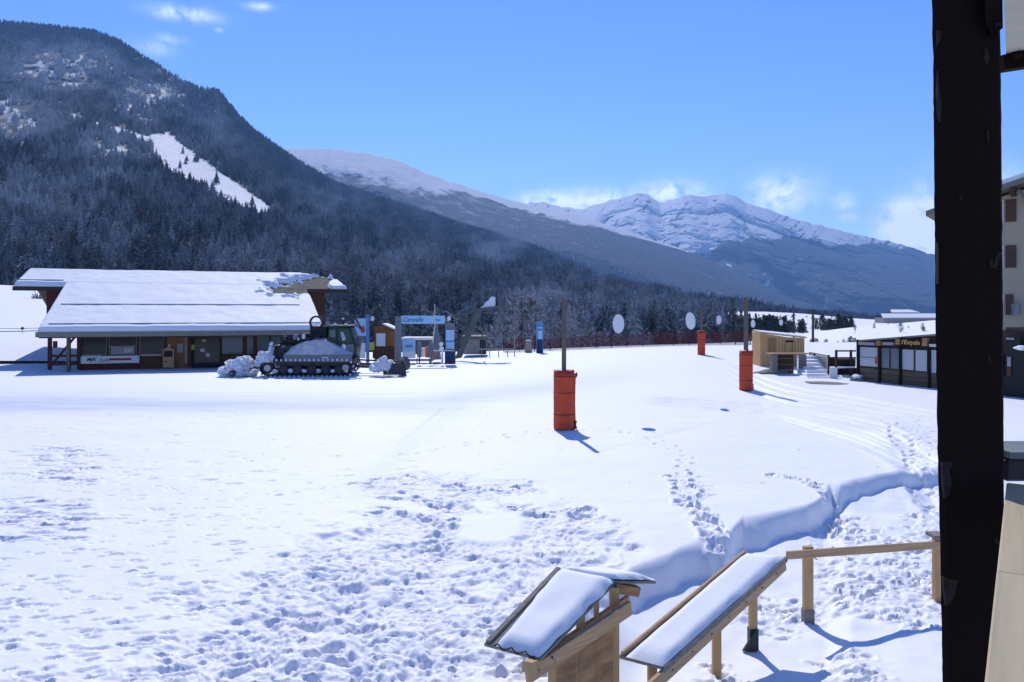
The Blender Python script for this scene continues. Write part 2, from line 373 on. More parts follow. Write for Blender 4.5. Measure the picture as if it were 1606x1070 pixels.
def trample(x, y):
    px, py = CX + F*x/y, HY + F*CH/y
    n = .42*fbm(x/1.1, y/1.1, 4, 21)
    a = sst(.0, .28, ell(px, py, TR) + n) * (1 - sst(.05, .4, ell(px, py, IS) + n*.6))
    b = sst(.05, .5, ell(px, py, TL) + n)
    return a, b

rows = [1.5, 2.2, 3, 4, 5, 5.8, 6.5, 7.0]
while rows[-1] < 62: rows.append(rows[-1]*1.0031)
while rows[-1] < 420: rows.append(rows[-1]*1.014)
rows = np.array(rows)
pxs = np.concatenate([np.arange(-1300, -20, 32), np.arange(-20, 1630, 2.4), np.arange(1640, 3000, 32)])
Y = np.repeat(rows[:, None], len(pxs), 1); X = (pxs[None, :]-CX)/F*Y
PXg = np.repeat(pxs[None, :], len(rows), 0); PYg = HY + F*CH/Y
H = base_h(X, Y); DR, S = drop_h(X, Y); H += DR
TA, TB = trample(X, Y)
nearw = sst(40, 22, Y)
wx_, wy_ = X + .25*fbm(X/.5, Y/.5, 2, 101), Y + .25*fbm(X/.5, Y/.5, 2, 102)
lump = 1.1*fbm(wx_/1.0, wy_/.8, 3, 31, .6) + .9*(.45-np.abs(fbm(wx_/.30, wy_/.26, 4, 77, .62))*2.2) - .5*ridged(wx_/.22, wy_/.2, 3, 79)
H += TA*nearw*(-.03 + .056*lump) + TB*nearw*(-.01 + .032*lump)
H += .006*fbm(X/.3, Y/.3, 3, 41)*nearw + .03*fbm(X/2.2, Y/1.4, 3, 42)*sst(50, 25, Y)
# footprints and scuffs, pressed one by one into the sheet
rng = np.random.RandomState(4)
def stamp(x, y, rx, ry, ang, depth, rim=.35, sharp=.5):
    Rm = max(rx, ry)*1.7
    r0, r1 = np.searchsorted(rows, [y-Rm, y+Rm])
    if r1-r0 < 1: return
    k = [CX + F*(x-Rm)/y - 3, CX + F*(x+Rm)/y + 3]
    c0, c1 = np.searchsorted(pxs, k)
    if c1-c0 < 1: return
    dx, dy = X[r0:r1, c0:c1]-x, Y[r0:r1, c0:c1]-y
    c, s = math.cos(ang), math.sin(ang)
    q = np.hypot((dx*c+dy*s)/rx, (-dx*s+dy*c)/ry)*(1 + .22*np.sin(3*np.arctan2(dy, dx)+x*9))
    H[r0:r1, c0:c1] += -depth*(1-sst(sharp, 1.05, q)) + depth*rim*np.exp(-((q-1.25)/.22)**2)
def scatter(n, xr, pyr, fn, rx, ry, ang, dep, **kw):
    k = 0
    while k < n:
        px_, py_ = rng.uniform(*xr), rng.uniform(*pyr)
        # even spread over the ground rather than over the picture
        if rng.rand() > ((pyr[0]-HY)/(py_-HY))**1.4 and rng.rand() > .25: continue
        if fn is not None and rng.rand() > fn(px_, py_): k += .02; continue
        g = G(px_, py_); stamp(g.x, g.y, rng.uniform(*rx), rng.uniform(*ry), rng.uniform(*ang), rng.uniform(*dep), **kw); k += 1
def inTA(px_, py_): g = G(px_, py_); a, b = trample(np.array([g.x]), np.array([g.y])); return float(a[0])
def inTB(px_, py_): g = G(px_, py_); a, b = trample(np.array([g.x]), np.array([g.y])); return float(b[0])
scatter(520, (250,970), (735,1100), inTA, (.06,.17), (.04,.10), (-.8,1.3), (.01,.030), sharp=.1, rim=.5)
scatter(45, (420,960), (780,1090), inTA, (.18,.34), (.12,.22), (-.6,1.2), (.03,.07), sharp=.1)
scatter(420, (1080,1600), (650,1080), inTB, (.08,.18), (.05,.1), (-.9,.9), (.02,.06), sharp=.3)
scatter(850, (-20,760), (652,1090), lambda a, b: .25+.75*(b > 740) if a+b*.55 < 1180 else .15, (.07,.17), (.03,.06), (.0,.6), (.012,.04), rim=.2)
scatter(160, (0,700), (640,760), None, (.12,.3), (.05,.09), (.1,.5), (.02,.045), rim=.2)
scatter(40, (0,140), (780,850), None, (.2,.5), (.07,.12), (-.1,.5), (.03,.07))
scatter(50, (60,150), (700,760), None, (.2,.45), (.06,.1), (-.1,.5), (.03,.07))
scatter(26, (850,1400), (640,760), None, (.05,.11), (.04,.07), (0,3), (.02,.05))
def trail(pts, step, off, size, depth, jit=.08):
    P = [G(a, b) for a, b in pts]; side = 1
    for p, q in zip(P[:-1], P[1:]):
        L_ = (q-p).length; n = max(1, int(L_/step)); d = (q-p).normalized(); nrm = Vector((-d.y, d.x, 0)); ang = math.atan2(d.y, d.x)
        for i in range(n):
            c = p + d*(i*step) + nrm*(off*side) + Vector((rng.normal()*jit, rng.normal()*jit, 0)); side = -side
            stamp(c.x, c.y, size*rng.uniform(.8,1.3), size*.6*rng.uniform(.8,1.2), ang+rng.normal()*.25, depth*rng.uniform(.7,1.2))
trail([(640,712),(760,690),(860,672),(960,672),(1030,690),(1080,715),(1070,750),(1085,790),(1115,830),(1150,870)], .42, .12, .14, .05)
trail([(1068,745),(1085,790),(1115,830),(1160,880)], .22, .16, .18, .11)
trail([(1210,742),(1260,750),(1300,775),(1330,810)], .2, .12, .16, .09)
trail([(560,760),(640,748),(740,770),(850,764)], .3, .12, .17, .07)
trail([(620,775),(700,800),(780,812)], .3, .12, .17, .07)
trail([(800,800),(870,808),(940,798)], .2, .12, .17, .1)
trail([(600,800),(690,822),(700,850),(640,870)], .25, .15, .18, .09)
trail([(1400,660),(1425,700),(1450,740),(1470,790)], .35, .2, .18, .07)
# vehicle and ski tracks
def groove(pts, w, depth, rim=.4):
    P = [G(a, b_) for a, b_ in pts]
    # smooth the track with extra points
    Q = []
    for i in range(len(P)-1):
        p0, p1, p2, p3 = P[max(i-1,0)], P[i], P[i+1], P[min(i+2,len(P)-1)]
        for k in range(4):
            t = k/4; Q.append(.5*((2*p1)+(p2-p0)*t+(2*p0-5*p1+4*p2-p3)*t*t+(3*p1-p0-3*p2+p3)*t**3))
    Q.append(P[-1]); ys = [q.y for q in Q]; kx = [CX+F*q.x/q.y for q in Q]
    r0, r1 = np.searchsorted(rows, [min(ys)-1, max(ys)+1]); c0, c1 = np.searchsorted(pxs, [min(kx)-10, max(kx)+10])
    d = seg_dist(X[r0:r1, c0:c1], Y[r0:r1, c0:c1], [(q.x, q.y) for q in Q]); q = d/w
    px0 = pts[0][0]; fd = sst(px0+5, px0+90, PXg[r0:r1, c0:c1]) if pts[-1][0] > px0 else 1
    H[r0:r1, c0:c1] += fd*(-depth*(1-sst(.5, 1, q)) + depth*rim*np.exp(-((q-1.3)/.3)**2))
for k in range(7):
    o = k*5.5
    groove([(985,624+o*.4),(1050,622+o*.5),(1190,632+o*.6),(1300,650+o*.9),(1390,672+o*1.2),(1450,705+o*1.5),(1500,730+o*2),(1900,930+o*2)], .30, .07 if k % 2 else .05)
for k in range(4): groove([(1120,560+k*9),(1200,596+k*9),(1330,622+k*8),(1480,648+k*7),(2200,760+k*7)], .3, .06)
for k in range(5): groove([(560+k*16,760),(640+k*18,690),(700+k*14,640)], .22, .02)
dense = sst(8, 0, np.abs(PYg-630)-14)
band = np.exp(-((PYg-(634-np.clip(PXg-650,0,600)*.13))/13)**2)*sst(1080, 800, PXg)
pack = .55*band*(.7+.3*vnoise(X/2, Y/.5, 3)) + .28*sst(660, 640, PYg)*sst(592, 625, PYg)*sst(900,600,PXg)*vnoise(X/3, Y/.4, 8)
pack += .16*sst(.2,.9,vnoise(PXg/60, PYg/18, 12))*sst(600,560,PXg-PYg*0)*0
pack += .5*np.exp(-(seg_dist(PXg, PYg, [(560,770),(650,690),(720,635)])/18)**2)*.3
H += .012*fbm(X/3.5, Y/.35, 3, 55)*sst(28, 34, Y)*sst(56, 50, Y)
P = np.stack([X, Y, H], -1)
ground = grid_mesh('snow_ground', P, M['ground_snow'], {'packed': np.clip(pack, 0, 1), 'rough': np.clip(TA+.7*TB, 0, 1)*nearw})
tag(ground, kind='structure')
def gz(x, y):
    x_, y_ = np.array([float(x)]), np.array([float(y)]); return float((base_h(x_, y_) + drop_h(x_, y_)[0])[0])
# the valley bottom all the way out
b = MB(); b.box(-14000, 14000, -4000, 30000, -12.5, -12); tag(b.build('valley_floor', M['field_snow']), kind='structure')

# ------------------------------------------------------------------ mountains and fields
def interp_pts(pts, px): a = np.array(pts, float); return [np.interp(px, a[:,0], a[:,i]) for i in range(1, a.shape[1])]
def loft(name, ridge, base, px0, px1, nu, nv, matl, snow_fn, amp, lam, prof=1.0, seed=1, ridgew=.5, back=True, jag=0, zamp=.35):
    vis = np.linspace(-30, 1630, nu) if px0 < -60 or px1 > 1700 else np.linspace(px0, px1, nu)
    vis = vis[(vis >= px0) & (vis <= px1)]
    px = vis
    if px0 < vis[0]-1: px = np.concatenate([np.arange(px0, vis[0]-5, 14), px])
    if px1 > vis[-1]+1: px = np.concatenate([px, np.arange(vis[-1]+14, px1, 14)])
    ry, rd = interp_pts(ridge, px); by, bd = interp_pts(base, px)
    if jag: jg = jag*fbm(px/7, px*0, 4, seed+50, .6)/F*rd
    else: jg = 0
    zr = CH + (HY-ry)/F*rd; zb = CH + (HY-by)/F*bd
    v = np.linspace(0, 1, nv)[:, None]
    D = bd + (rd-bd)*v; Z = zb + (zr-zb)*v**prof + jg*v**14
    Xx = (px-CX)/F*D
    env = np.sin(np.pi*np.clip(v, 0, 1)**.8)
    n = (ridged(Xx/lam, D/lam*.7, 7, seed, .58)-.5)*ridgew*2 + fbm(Xx/lam*1.7, Z/lam*2, 7, seed+9, .62)*(1-ridgew)
    D2 = D + amp*n*np.minimum(1, env*1.5 + .0)
    Z2 = Z + amp*zamp*n*env
    PYv = HY - (Z2-CH)/D2*F
    Xx = (px-CX)/F*D2
    Pg = np.stack([Xx, D2, Z2], -1)
    PXv = np.repeat(px[None, :], nv, 0)
    sn = snow_fn(PXv, PYv, Xx, Z2, v, ry) if snow_fn else np.ones_like(D2)
    if back:
        zmin = -12
        ex_, s_ = [], []
        for k, f in ((1, .93), (2, .6), (3, 0)):
            dd = D2[-1] + (zr-zmin)*.35*k
            ex_.append(np.stack([(px-CX)/F*D2[-1] + 0*dd, dd, zmin + (zr-zmin)*f], -1)); s_.append(sn[-1])
        Pg = np.concatenate([Pg, np.stack(ex_)], 0); sn = np.concatenate([sn, np.stack(s_)], 0)
    o = grid_mesh(name, Pg, matl, {'snow': sn}); tag(o, kind='structure')
    return o, Pg[:nv], PXv, PYv

def blob(px, py, L_): return np.clip(ell(px, py, L_), 0, 1)
def polymask(px, py, poly, soft=6):
    inside = np.zeros(px.shape, bool); n = len(poly)
    for i in range(n):
        x0, y0 = poly[i]; x1, y1 = poly[(i+1) % n]
        c = ((y0 > py) != (y1 > py)) & (px < (x1-x0)*(py-y0)/((y1-y0) if y1 != y0 else 1e-9)+x0)
        inside ^= c
    d = seg_dist(px, py, poly+[poly[0]]); return np.clip(.5 + np.where(inside, d, -d)/soft, 0, 1)
frost_px = [(95,110,130,60,1.0),(240,150,120,60,.7),(20,190,120,60,.9),(180,235,150,40,.7),(330,200,60,60,.4),(150,290,120,20,.4),(60,330,160,70,.45),
            (520,320,70,40,.35),(775,395,60,40,.75),(430,430,200,40,.3),(840,500,90,60,.75),(100,400,200,25,.35),(1000,500,200,50,.35),(620,430,150,60,.28)]
STRIP = [(238,213),(262,211),(285,228),(318,252),(352,277),(392,304),(428,330),(420,334),(372,322),(345,306),(318,290),(285,275),(262,262),(246,240)]
def snow_near(px, py, X_, Z_, v, ry):
    w = 7*fbm(px/9, py/9, 3, 61)
    s = .12 + .25*fbm(px/60, py/30, 3, 64)*0
    s = s + 1.15*polymask(px+w*.8, py+w, STRIP, 11)
    for pts, wd, st in (([(112,182),(150,193),(190,205),(236,218)], 5, .62), ([(195,170),(220,185),(240,205)], 9, .35), ([(300,345),(345,350),(375,360)], 5, .42),
                        ([(535,402),(552,418)], 5, .55), ([(470,345),(500,372),(520,400)], 3, .3), ([(650,350),(672,370),(688,380)], 3, .5), ([(0,130),(14,165)], 14, .3),
                        ([(815,440),(832,444)], 5, .6)):
        s = s + st*np.exp(-(seg_dist(px+w*.5, py+w*.5, pts)/wd)**2)
    s = s + .22*blob(px, py, [(770,392,60,45,1)]) + .47*np.clip(1.6*blob(px, py, frost_px[:4]), 0, 1)*vnoise(px/8, py/6, 95) + .25*blob(px, py, frost_px)*vnoise(px/9, py/7, 95)
    return s
ridgeA = [(-1500,330,2400),(-900,150,2400),(-300,30,2700),(0,35,2800),(60,40,2800),(150,50,2750),(190,66,2700),(215,84,2700),(250,105,2700),(290,130,2650),(320,140,2600),(343,143,2600),(352,155,2600),(372,180,2600),(400,207,2600),(440,235,2600),(480,262,2650),(530,290,2700),(600,312,2800),(660,332,2850),(720,352,2900),(790,372,3000),(850,392,3100),(920,422,3200),(1000,446,3400),(1060,462,3500),(1120,476,3700),(1180,487,3800),(1240,495,3900),(1320,506,3900),(1420,515,3900)]
baseA = [(-1500,560,230),(0,562,230),(600,556,230),(1150,553,240),(1250,540,500),(1320,525,900),(1420,520,1500)]
mA, PA, PXA, PYA = loft('forested_mountain', ridgeA, baseA, -1500, 1420, 620, 210, M['near_mtn'], snow_near, 150, 520, 1.25, 3, .55)

ridgeB = [(-400,300,5200),(300,262,5200),(450,233,5200),(480,233,5200),(520,234,5200),(560,238,5300),(600,245,5300),(630,254,5400),(660,268,5500),(700,283,5600),(740,295,5700),(780,308,5800),(830,322,5900),(870,328,6000),(900,335,6000),(960,355,6100),(1000,368,6200),(1060,388,6300),(1100,402,6400),(1150,425,6500),(1200,448,6500),(1240,468,6500),(1275,487,6500),(1340,500,6400)]
baseB = [(-400,500,3200),(1340,506,4200)]
def snow_b(px, py, X_, Z_, v, ry):
    dep = py - ry
    th = np.interp(px, [300,450,520,600,660,720,800,900,1000,1100], [30,30,34,38,30,9,9,12,4,0])
    th = th*(1+.5*fbm(px/16, py/9, 5, 71, .6))
    s = .16 + .80*sst(th*1.45, th*.6, dep)*(th > .6) - .3*blob(px, py, [(520,250,28,14,1),(700,290,30,12,.5)])
    s = s + .3*sst(100, 0, dep)*sst(1000,700,px) * .5
    return s
mB, PB, PXB, PYB = loft('wooded_ridge', ridgeB, baseB, -400, 1340, 560, 110, M['mid_mtn'], snow_b, 170, 700, .62, 11, .6, jag=2.0)

ridgeC = [(400,360,9500),(700,330,9500),(800,322,9500),(835,318,9500),(850,316,9500),(865,320,9500),(880,325,9400),(915,328,9300),(940,320,9200),(960,313,9200),(985,307,9200),(1003,302,9200),(1014,303,9200),(1026,312,9200),(1036,318,9200),(1055,311,9200),(1080,306,9200),(1110,309,9200),(1138,303,9200),(1150,306,9200),(1170,318,9200),(1200,327,9200),(1250,345,9300),(1300,357,9400),(1350,369,9500),(1400,380,9600),(1425,386,9600),(1450,396,9600),(1480,404,9600),(1550,416,9600),(1700,405,9500),(2000,350,9300),(2600,300,9000)]
baseC = [(400,500,6600),(2600,500,6600)]
def snow_c(px, py, X_, Z_, v, ry):
    line = np.interp(px, [400,850,950,1040,1100,1130,1180,1240,1300,1350,1420,1500,2000,2600], [350,348,372,392,402,388,372,380,392,384,384,398,370,330])
    line = line + 16*fbm(px/30, py/40, 4, 83, .6)
    s = .84*sst(line+12, line-12, py) + .06
    s = s - .5*sst(.5, .75, ridged((px+py*.9)/13, (py-px*.35)/30, 5, 88, .65))*sst(300, 315, py)
    s = s - .35*np.exp(-((px-1003-(py-303)*.2)/13)**2)*sst(345, 310, py) - .25*np.exp(-((px-1235-(py-340)*1.2)/30)**2)
    s = s + .8*np.exp(-(seg_dist(px, py, [(1200,428),(1212,436),(1202,446)])/4)**2) + .8*np.exp(-(seg_dist(px, py, [(1140,415),(1146,418)])/3)**2) + .8*np.exp(-(seg_dist(px, py, [(1248,406),(1257,407)])/2.2)**2)
    return s
mC, PC, PXC, PYC = loft('snowy_massif', ridgeC, baseC, 400, 2600, 640, 200, M['far_mtn'], snow_c, 600, 1500, .78, 23, .75, jag=2.5, zamp=.22)

# snow fields between
f1 = loft('upper_field', [(1000,517,700),(1130,489,700),(1200,489,700),(1260,492,700),(1330,499,750),(1400,503,750),(1500,500,750),(2600,470,700)], [(1000,545,300),(2600,540,300)], 1000, 2600, 120, 40, M['field_snow'], lambda a,b,c,d,e,f: np.ones_like(a)*1.2, 14, 90, 1.0, 7, zamp=.06)
f2 = loft('near_field', [(1160,540,170),(1220,530,200),(1262,523,240),(1330,514,250),(1400,508,260),(1470,502,260),(1700,490,260),(2600,460,250)], [(1160,556,118),(2600,556,118)], 1160, 2600, 120, 30, M['field_snow'], lambda a,b,c,d,e,f: np.ones_like(a)*1.2, 3, 40, 1.0, 8, zamp=.05)
f3 = loft('snow_slope', [(-1500,380,150),(-600,420,150),(0,447,145),(75,451,145),(130,470,140),(200,505,130),(300,540,110),(380,562,90)], [(-1500,566,63),(0,566,63),(200,567,65),(380,568,72)], -1500, 380, 140, 60, M['field_snow'], lambda a,b,c,d,e,f: np.ones_like(a)*1.2, 2.5, 26, .95, 14, zamp=.12)

# ------------------------------------------------------------------ forest
def tree_mesh_conifer(seed, layers=7, nseg=8, slim=.24):
    rnd = random.Random(seed); mb = MB()
    mb.cyl((0,0,0), (0,0,.3), .022, .015, 5)
    for k in range(layers):
        t = k/(layers-1); z0 = .10+.80*t; r = slim*(1-t)**.85+.03; h = .24*(1-.5*t)
        pts = []
        for i in range(nseg*2):
            a = math.pi*i/nseg + rnd.random()*.3; rr = r*(1 if i % 2 == 0 else .48)*rnd.uniform(.75,1.2)
            pts.append((rr*math.cos(a), rr*math.sin(a), z0 - (.07*r/slim if i % 2 == 0 else -.01) + rnd.uniform(-.015,.015)))
        top = (rnd.uniform(-.01,.01), rnd.uniform(-.01,.01), z0+h)
        n = nseg*2; mb.add(pts+[top], [(i, (i+1) % n, n) for i in range(n)])
    return mb
def tree_mesh_bare(seed, nb=34, twigs=5, spread=.28, tw=.012):
    rnd = random.Random(seed); mb = MB()
    mb.cyl((0,0,0), (rnd.uniform(-.03,.03),0,.85), .022, .006, 5)
    for i in range(nb):
        z = rnd.uniform(.2,.95); a = rnd.uniform(0, 6.28); L_ = spread*rnd.uniform(.4,1)*(1.15-abs(z-.5)*1.2)
        d = Vector((math.cos(a), math.sin(a), rnd.uniform(.3,1.1))).normalized(); p = Vector((0,0,z*.85)); q = p+d*L_
        mb.beam(p, q, tw*.8, tw*.8)
        for j in range(twigs):
            s = p.lerp(q, rnd.uniform(.3,1)); e = s + Vector((rnd.uniform(-1,1), rnd.uniform(-1,1), rnd.uniform(-.2,1))).normalized()*L_*.45
            w = Vector((rnd.uniform(-1,1), rnd.uniform(-1,1), rnd.uniform(-1,1))).normalized()*tw*1.3
            mb.add([s-w, s+w, e], [(0,1,2)])
    return mb
tcol = bpy.data.collections.new('tree_kinds')
for i in range(3):
    o = tree_mesh_conifer(i+1, slim=.2+.03*i).build('conifer_kind', M['conifer']); COL.objects.unlink(o); tcol.objects.link(o)
for i in range(2):
    o = tree_mesh_bare(i+9, 16, 3, .34, .03).build('bare_kind', M['larch']); COL.objects.unlink(o); tcol.objects.link(o)

def scatter_tree_group():
    ng = bpy.data.node_groups.new('forest_scatter', 'GeometryNodeTree')
    ng.interface.new_socket('Geometry', in_out='INPUT', socket_type='NodeSocketGeometry'); ng.interface.new_socket('Geometry', in_out='OUTPUT', socket_type='NodeSocketGeometry')
    N, L = ng.nodes, ng.links
    gi, go = N.new('NodeGroupInput'), N.new('NodeGroupOutput')
    ci = N.new('GeometryNodeCollectionInfo'); ci.inputs['Collection'].default_value = tcol; ci.inputs['Separate Children'].default_value = True; ci.inputs['Reset Children'].default_value = True
    ip = N.new('GeometryNodeInstanceOnPoints'); ip.inputs['Pick Instance'].default_value = True
    def na(nm, ty):
        n = N.new('GeometryNodeInputNamedAttribute'); n.data_type = ty; n.inputs['Name'].default_value = nm; return n.outputs['Attribute']
    cx = N.new('ShaderNodeCombineXYZ'); L.new(na('rot', 'FLOAT'), cx.inputs[2])
    L.new(gi.outputs[0], ip.inputs['Points']); L.new(ci.outputs[0], ip.inputs['Instance']); L.new(na('kindx', 'INT'), ip.inputs['Instance Index'])
    L.new(cx.outputs[0], ip.inputs['Rotation'])
    sv = N.new('ShaderNodeCombineXYZ'); sc_ = na('size', 'FLOAT'); wd = N.new('ShaderNodeMath'); wd.operation = 'MULTIPLY'; L.new(sc_, wd.inputs[0]); wd.inputs[1].default_value = 1.25
    L.new(wd.outputs[0], sv.inputs[0]); L.new(wd.outputs[0], sv.inputs[1]); L.new(sc_, sv.inputs[2]); L.new(sv.outputs[0], ip.inputs['Scale'])
    L.new(ip.outputs[0], go.inputs[0]); return ng
NG = scatter_tree_group()
def forest(name, label, Pg, PXg_, PYg_, n, dens_fn, hmin, hmax, frost_fn, seed, bare_fn=None):
    rs = np.random.RandomState(seed)
    A = Pg[:-1,:-1]; e1 = Pg[:-1,1:]-A; e2 = Pg[1:,:-1]-A
    ar = np.linalg.norm(np.cross(e1, e2), axis=-1)
    wgt = ar*dens_fn(PXg_[:-1,:-1], PYg_[:-1,:-1], A)
    p = wgt.reshape(-1); p = p/p.sum()
    idx = rs.choice(len(p), n, p=p); i, j = np.unravel_index(idx, ar.shape)
    u, v = rs.rand(n,1), rs.rand(n,1)
    pos = Pg[i,j]*(1-u)*(1-v)+Pg[i,j+1]*u*(1-v)+Pg[i+1,j]*(1-u)*v+Pg[i+1,j+1]*u*v
    px, py = PXg_[i,j], PYg_[i,j]
    fr = frost_fn(px, py, pos) + rs.normal(0, .10, n)
    size = hmin + (hmax-hmin)*rs.rand(n)**1.5
    bp = bare_fn(px, py) if bare_fn is not None else .25*np.ones(n)
    kx = np.where(rs.rand(n) < bp, rs.randint(0, 2, n), rs.randint(2, 5, n))   # bare_kind sorts before conifer_kind
    pos[:,2] -= .3
    me = bpy.data.meshes.new(name); me.vertices.add(n); me.vertices.foreach_set('co', pos.reshape(-1).astype(np.float32))
    for k, val, ty in (('frost', fr, 'FLOAT'), ('size', size, 'FLOAT'), ('rot', rs.rand(n)*6.28, 'FLOAT'), ('kindx', kx, 'INT')):
        at = me.attributes.new(k, ty, 'POINT'); at.data.foreach_set('value', val.astype(np.int32 if ty == 'INT' else np.float32))
    o = bpy.data.objects.new(name, me); COL.objects.link(o); md = o.modifiers.new('scatter', 'NODES'); md.node_group = NG
    return tag(o, label, 'forest', kind='stuff')
def frA(px, py, pos):
    f = blob(px, py, frost_px)*1.2*(.4+1.1*vnoise(px/22, py/16, 5)) + .5*(fbm(px/20, py/14, 4, 33, .65)) + .27
    f = f + .45*blob(px, py, frost_px[:4])*sst(.35, .65, vnoise(px/15+.4*vnoise(px/5, py/5, 3), py/10, 97))
    f = f - .4*sst(40, 10, py-np.interp(px, [r[0] for r in ridgeA], [r[1] for r in ridgeA]))*sst(600,400,px)
    f = f - .25*blob(px, py, [(290,175,60,35,2),(60,240,100,20,1.5),(330,250,10,10,0)])
    return f
def dnA(px, py, A):
    s = snow_near(px, py, 0, 0, 0, 0)
    s2 = snow_near(px, py-5, 0, 0, 0, 0)
    d = np.where((s > .6) | (s2 > .75), .015, 1.0)*(.6+.8*vnoise(px/14, py/10, 90))*(1-.95*np.clip(1.7*blob(px, py, frost_px[:4]), 0, 1)*sst(.3,.62,vnoise(px/13, py/8, 96)+.1))
    d = np.where(snow_near(px, py-11, 0, 0, 0, 0) > .85, d*.12, d)
    d = d*np.interp(A[...,1], [200, 500, 1200, 2500], [2.6, 1.7, 1.1, .95])
    return d*np.where((px < -60) | (px > 1420), .4, 1)
forest('mountain_forest', 'dark frosted conifer forest covering the near mountain on the left', PA, PXA, PYA, 120000, dnA, 9, 17, frA, 7,
       lambda px, py: np.clip(.15+.5*blob(px, py, [(700,470,500,70,1.6),(100,150,200,90,1)]), 0, .75))
def frB(px, py, pos): return .3 + .2*fbm(px/30, py/14, 3, 44)
def dnB(px, py, A):
    rb = np.interp(px, [r[0] for r in ridgeB], [r[1] for r in ridgeB]); dep = py-rb
    return sst(55, 100, dep)*sst(380, 620, px)
forest('ridge_forest', 'thin dark forest on the lower slopes of the second ridge', PB, PXB, PYB, 42000, dnB, 8, 13, frB, 8, lambda px, py: 0*px)

# ------------------------------------------------------------------ haze
hz = MB(); hz.box(-13800, 13800, -3000, 11600, -13.5, 1450)
hzo = hz.build('haze', M['wire']); hm = bpy.data.materials.new('haze'); hm.use_nodes = True; hn = hm.node_tree.nodes; hn.remove(hn['Principled BSDF'])
pv = hn.new('ShaderNodeVolumePrincipled'); pv.inputs['Color'].default_value = (.24,.50,1,1); pv.inputs['Density'].default_value = 7.8e-5; pv.inputs['Anisotropy'].default_value = .3
hm.node_tree.links.new(pv.outputs[0], hn['Material Output'].inputs['Volume']); hzo.data.materials[0] = hm; tag(hzo, kind='stuff')

# ------------------------------------------------------------------ object helpers
def fq(mb, fr, px0, px1, py0, py1, D0, th):
    """box whose front face at depth D0 fills the given bearings and heights"""
    z1, z0 = fr.z((px0+px1)/2, py0, D0), fr.z((px0+px1)/2, py1, D0)
    return mb.box(fr.s(px0, D0), fr.s(px1, D0), D0, D0+th, z0, z1)
def part(fn, name, mt, parent, bevel=0, smooth=False, label=None):
    mb = MB(); fn(mb); o = mb.build(name, mt, parent, bevel, smooth)
    if label: o['label'] = label
    return o
def fpart(name, mt, parent, fr, px0, px1, py0, py1, D0, th, **k): return part(lambda m: fq(m, fr, px0, px1, py0, py1, D0, th), name, mt, parent, **k)
def lettering(body, name, mt, parent, loc, width, height, deg=0, shear=0, ext=.008):
    cu = bpy.data.curves.new(name, 'FONT'); cu.body = body; cu.extrude = ext; cu.shear = shear; cu.offset = .008
    tmp = bpy.data.objects.new(name, cu); COL.objects.link(tmp)
    bpy.context.view_layer.update()
    me = bpy.data.meshes.new_from_object(tmp.evaluated_get(bpy.context.evaluated_depsgraph_get()))
    COL.objects.unlink(tmp); bpy.data.objects.remove(tmp)
    co = np.empty(len(me.vertices)*3); me.vertices.foreach_get('co', co); co = co.reshape(-1, 3)
    mn_, mx_ = co.min(0), co.max(0)
    co2 = np.stack([(co[:,0]-mn_[0])/(mx_[0]-mn_[0])*width, co[:,2]*-1, (co[:,1]-mn_[1])/(mx_[1]-mn_[1])*height], -1)
    me.vertices.foreach_set('co', co2.reshape(-1)); me.materials.clear(); me.materials.append(mt); me.update()
    o = bpy.data.objects.new(name, me); COL.objects.link(o); o.parent = parent; o.location = loc; o.rotation_euler = (0,0,R(deg)); return o
def grid_part(name, P, mt, parent, flip=False):
    o = grid_mesh(name, P, mt, None, True, flip); o.parent = parent; return o

# ------------------------------------------------------------------ ticket office with the long snowy roof
T = Fr(-30.7, 51.6, 20)
tk = thing('ticket_office', 'long timber ticket office under a wide snow covered roof, left of the snow groomer', 'building', (T.ox, T.oy, 0), 20)
SL, DE, DR_ = .342, 9.6, 13.0
zr_ = lambda D: 2.58+SL*min(D, DR_) - SL*max(D-DR_, 0)
lL, lR, uL, uR, gL, gR = T.s(104,DE), T.s(480,DE), T.s(22,DE), T.s(545,DE), T.s(45,DR_), T.s(520,DR_)
def roofslab(m, s0a, s0b, s1a, s1b, D0, D1, th=.18, dz=-.06):
    m.hexa([(s0a,D0,zr_(D0)+dz-th),(s1a,D0,zr_(D0)+dz-th),(s1b,D1,zr_(D1)+dz-th),(s0b,D1,zr_(D1)+dz-th),
            (s0a,D0,zr_(D0)+dz),(s1a,D0,zr_(D0)+dz),(s1b,D1,zr_(D1)+dz),(s0b,D1,zr_(D1)+dz)])
rf = part(lambda m: (roofslab(m, 0,lL,18.1,lR,0,DE), roofslab(m,uL,gL,uR,gR,DE,DR_), roofslab(m,gL,gL,gR,gR,DR_,24)), 'roof', M['rust_roof'], tk)
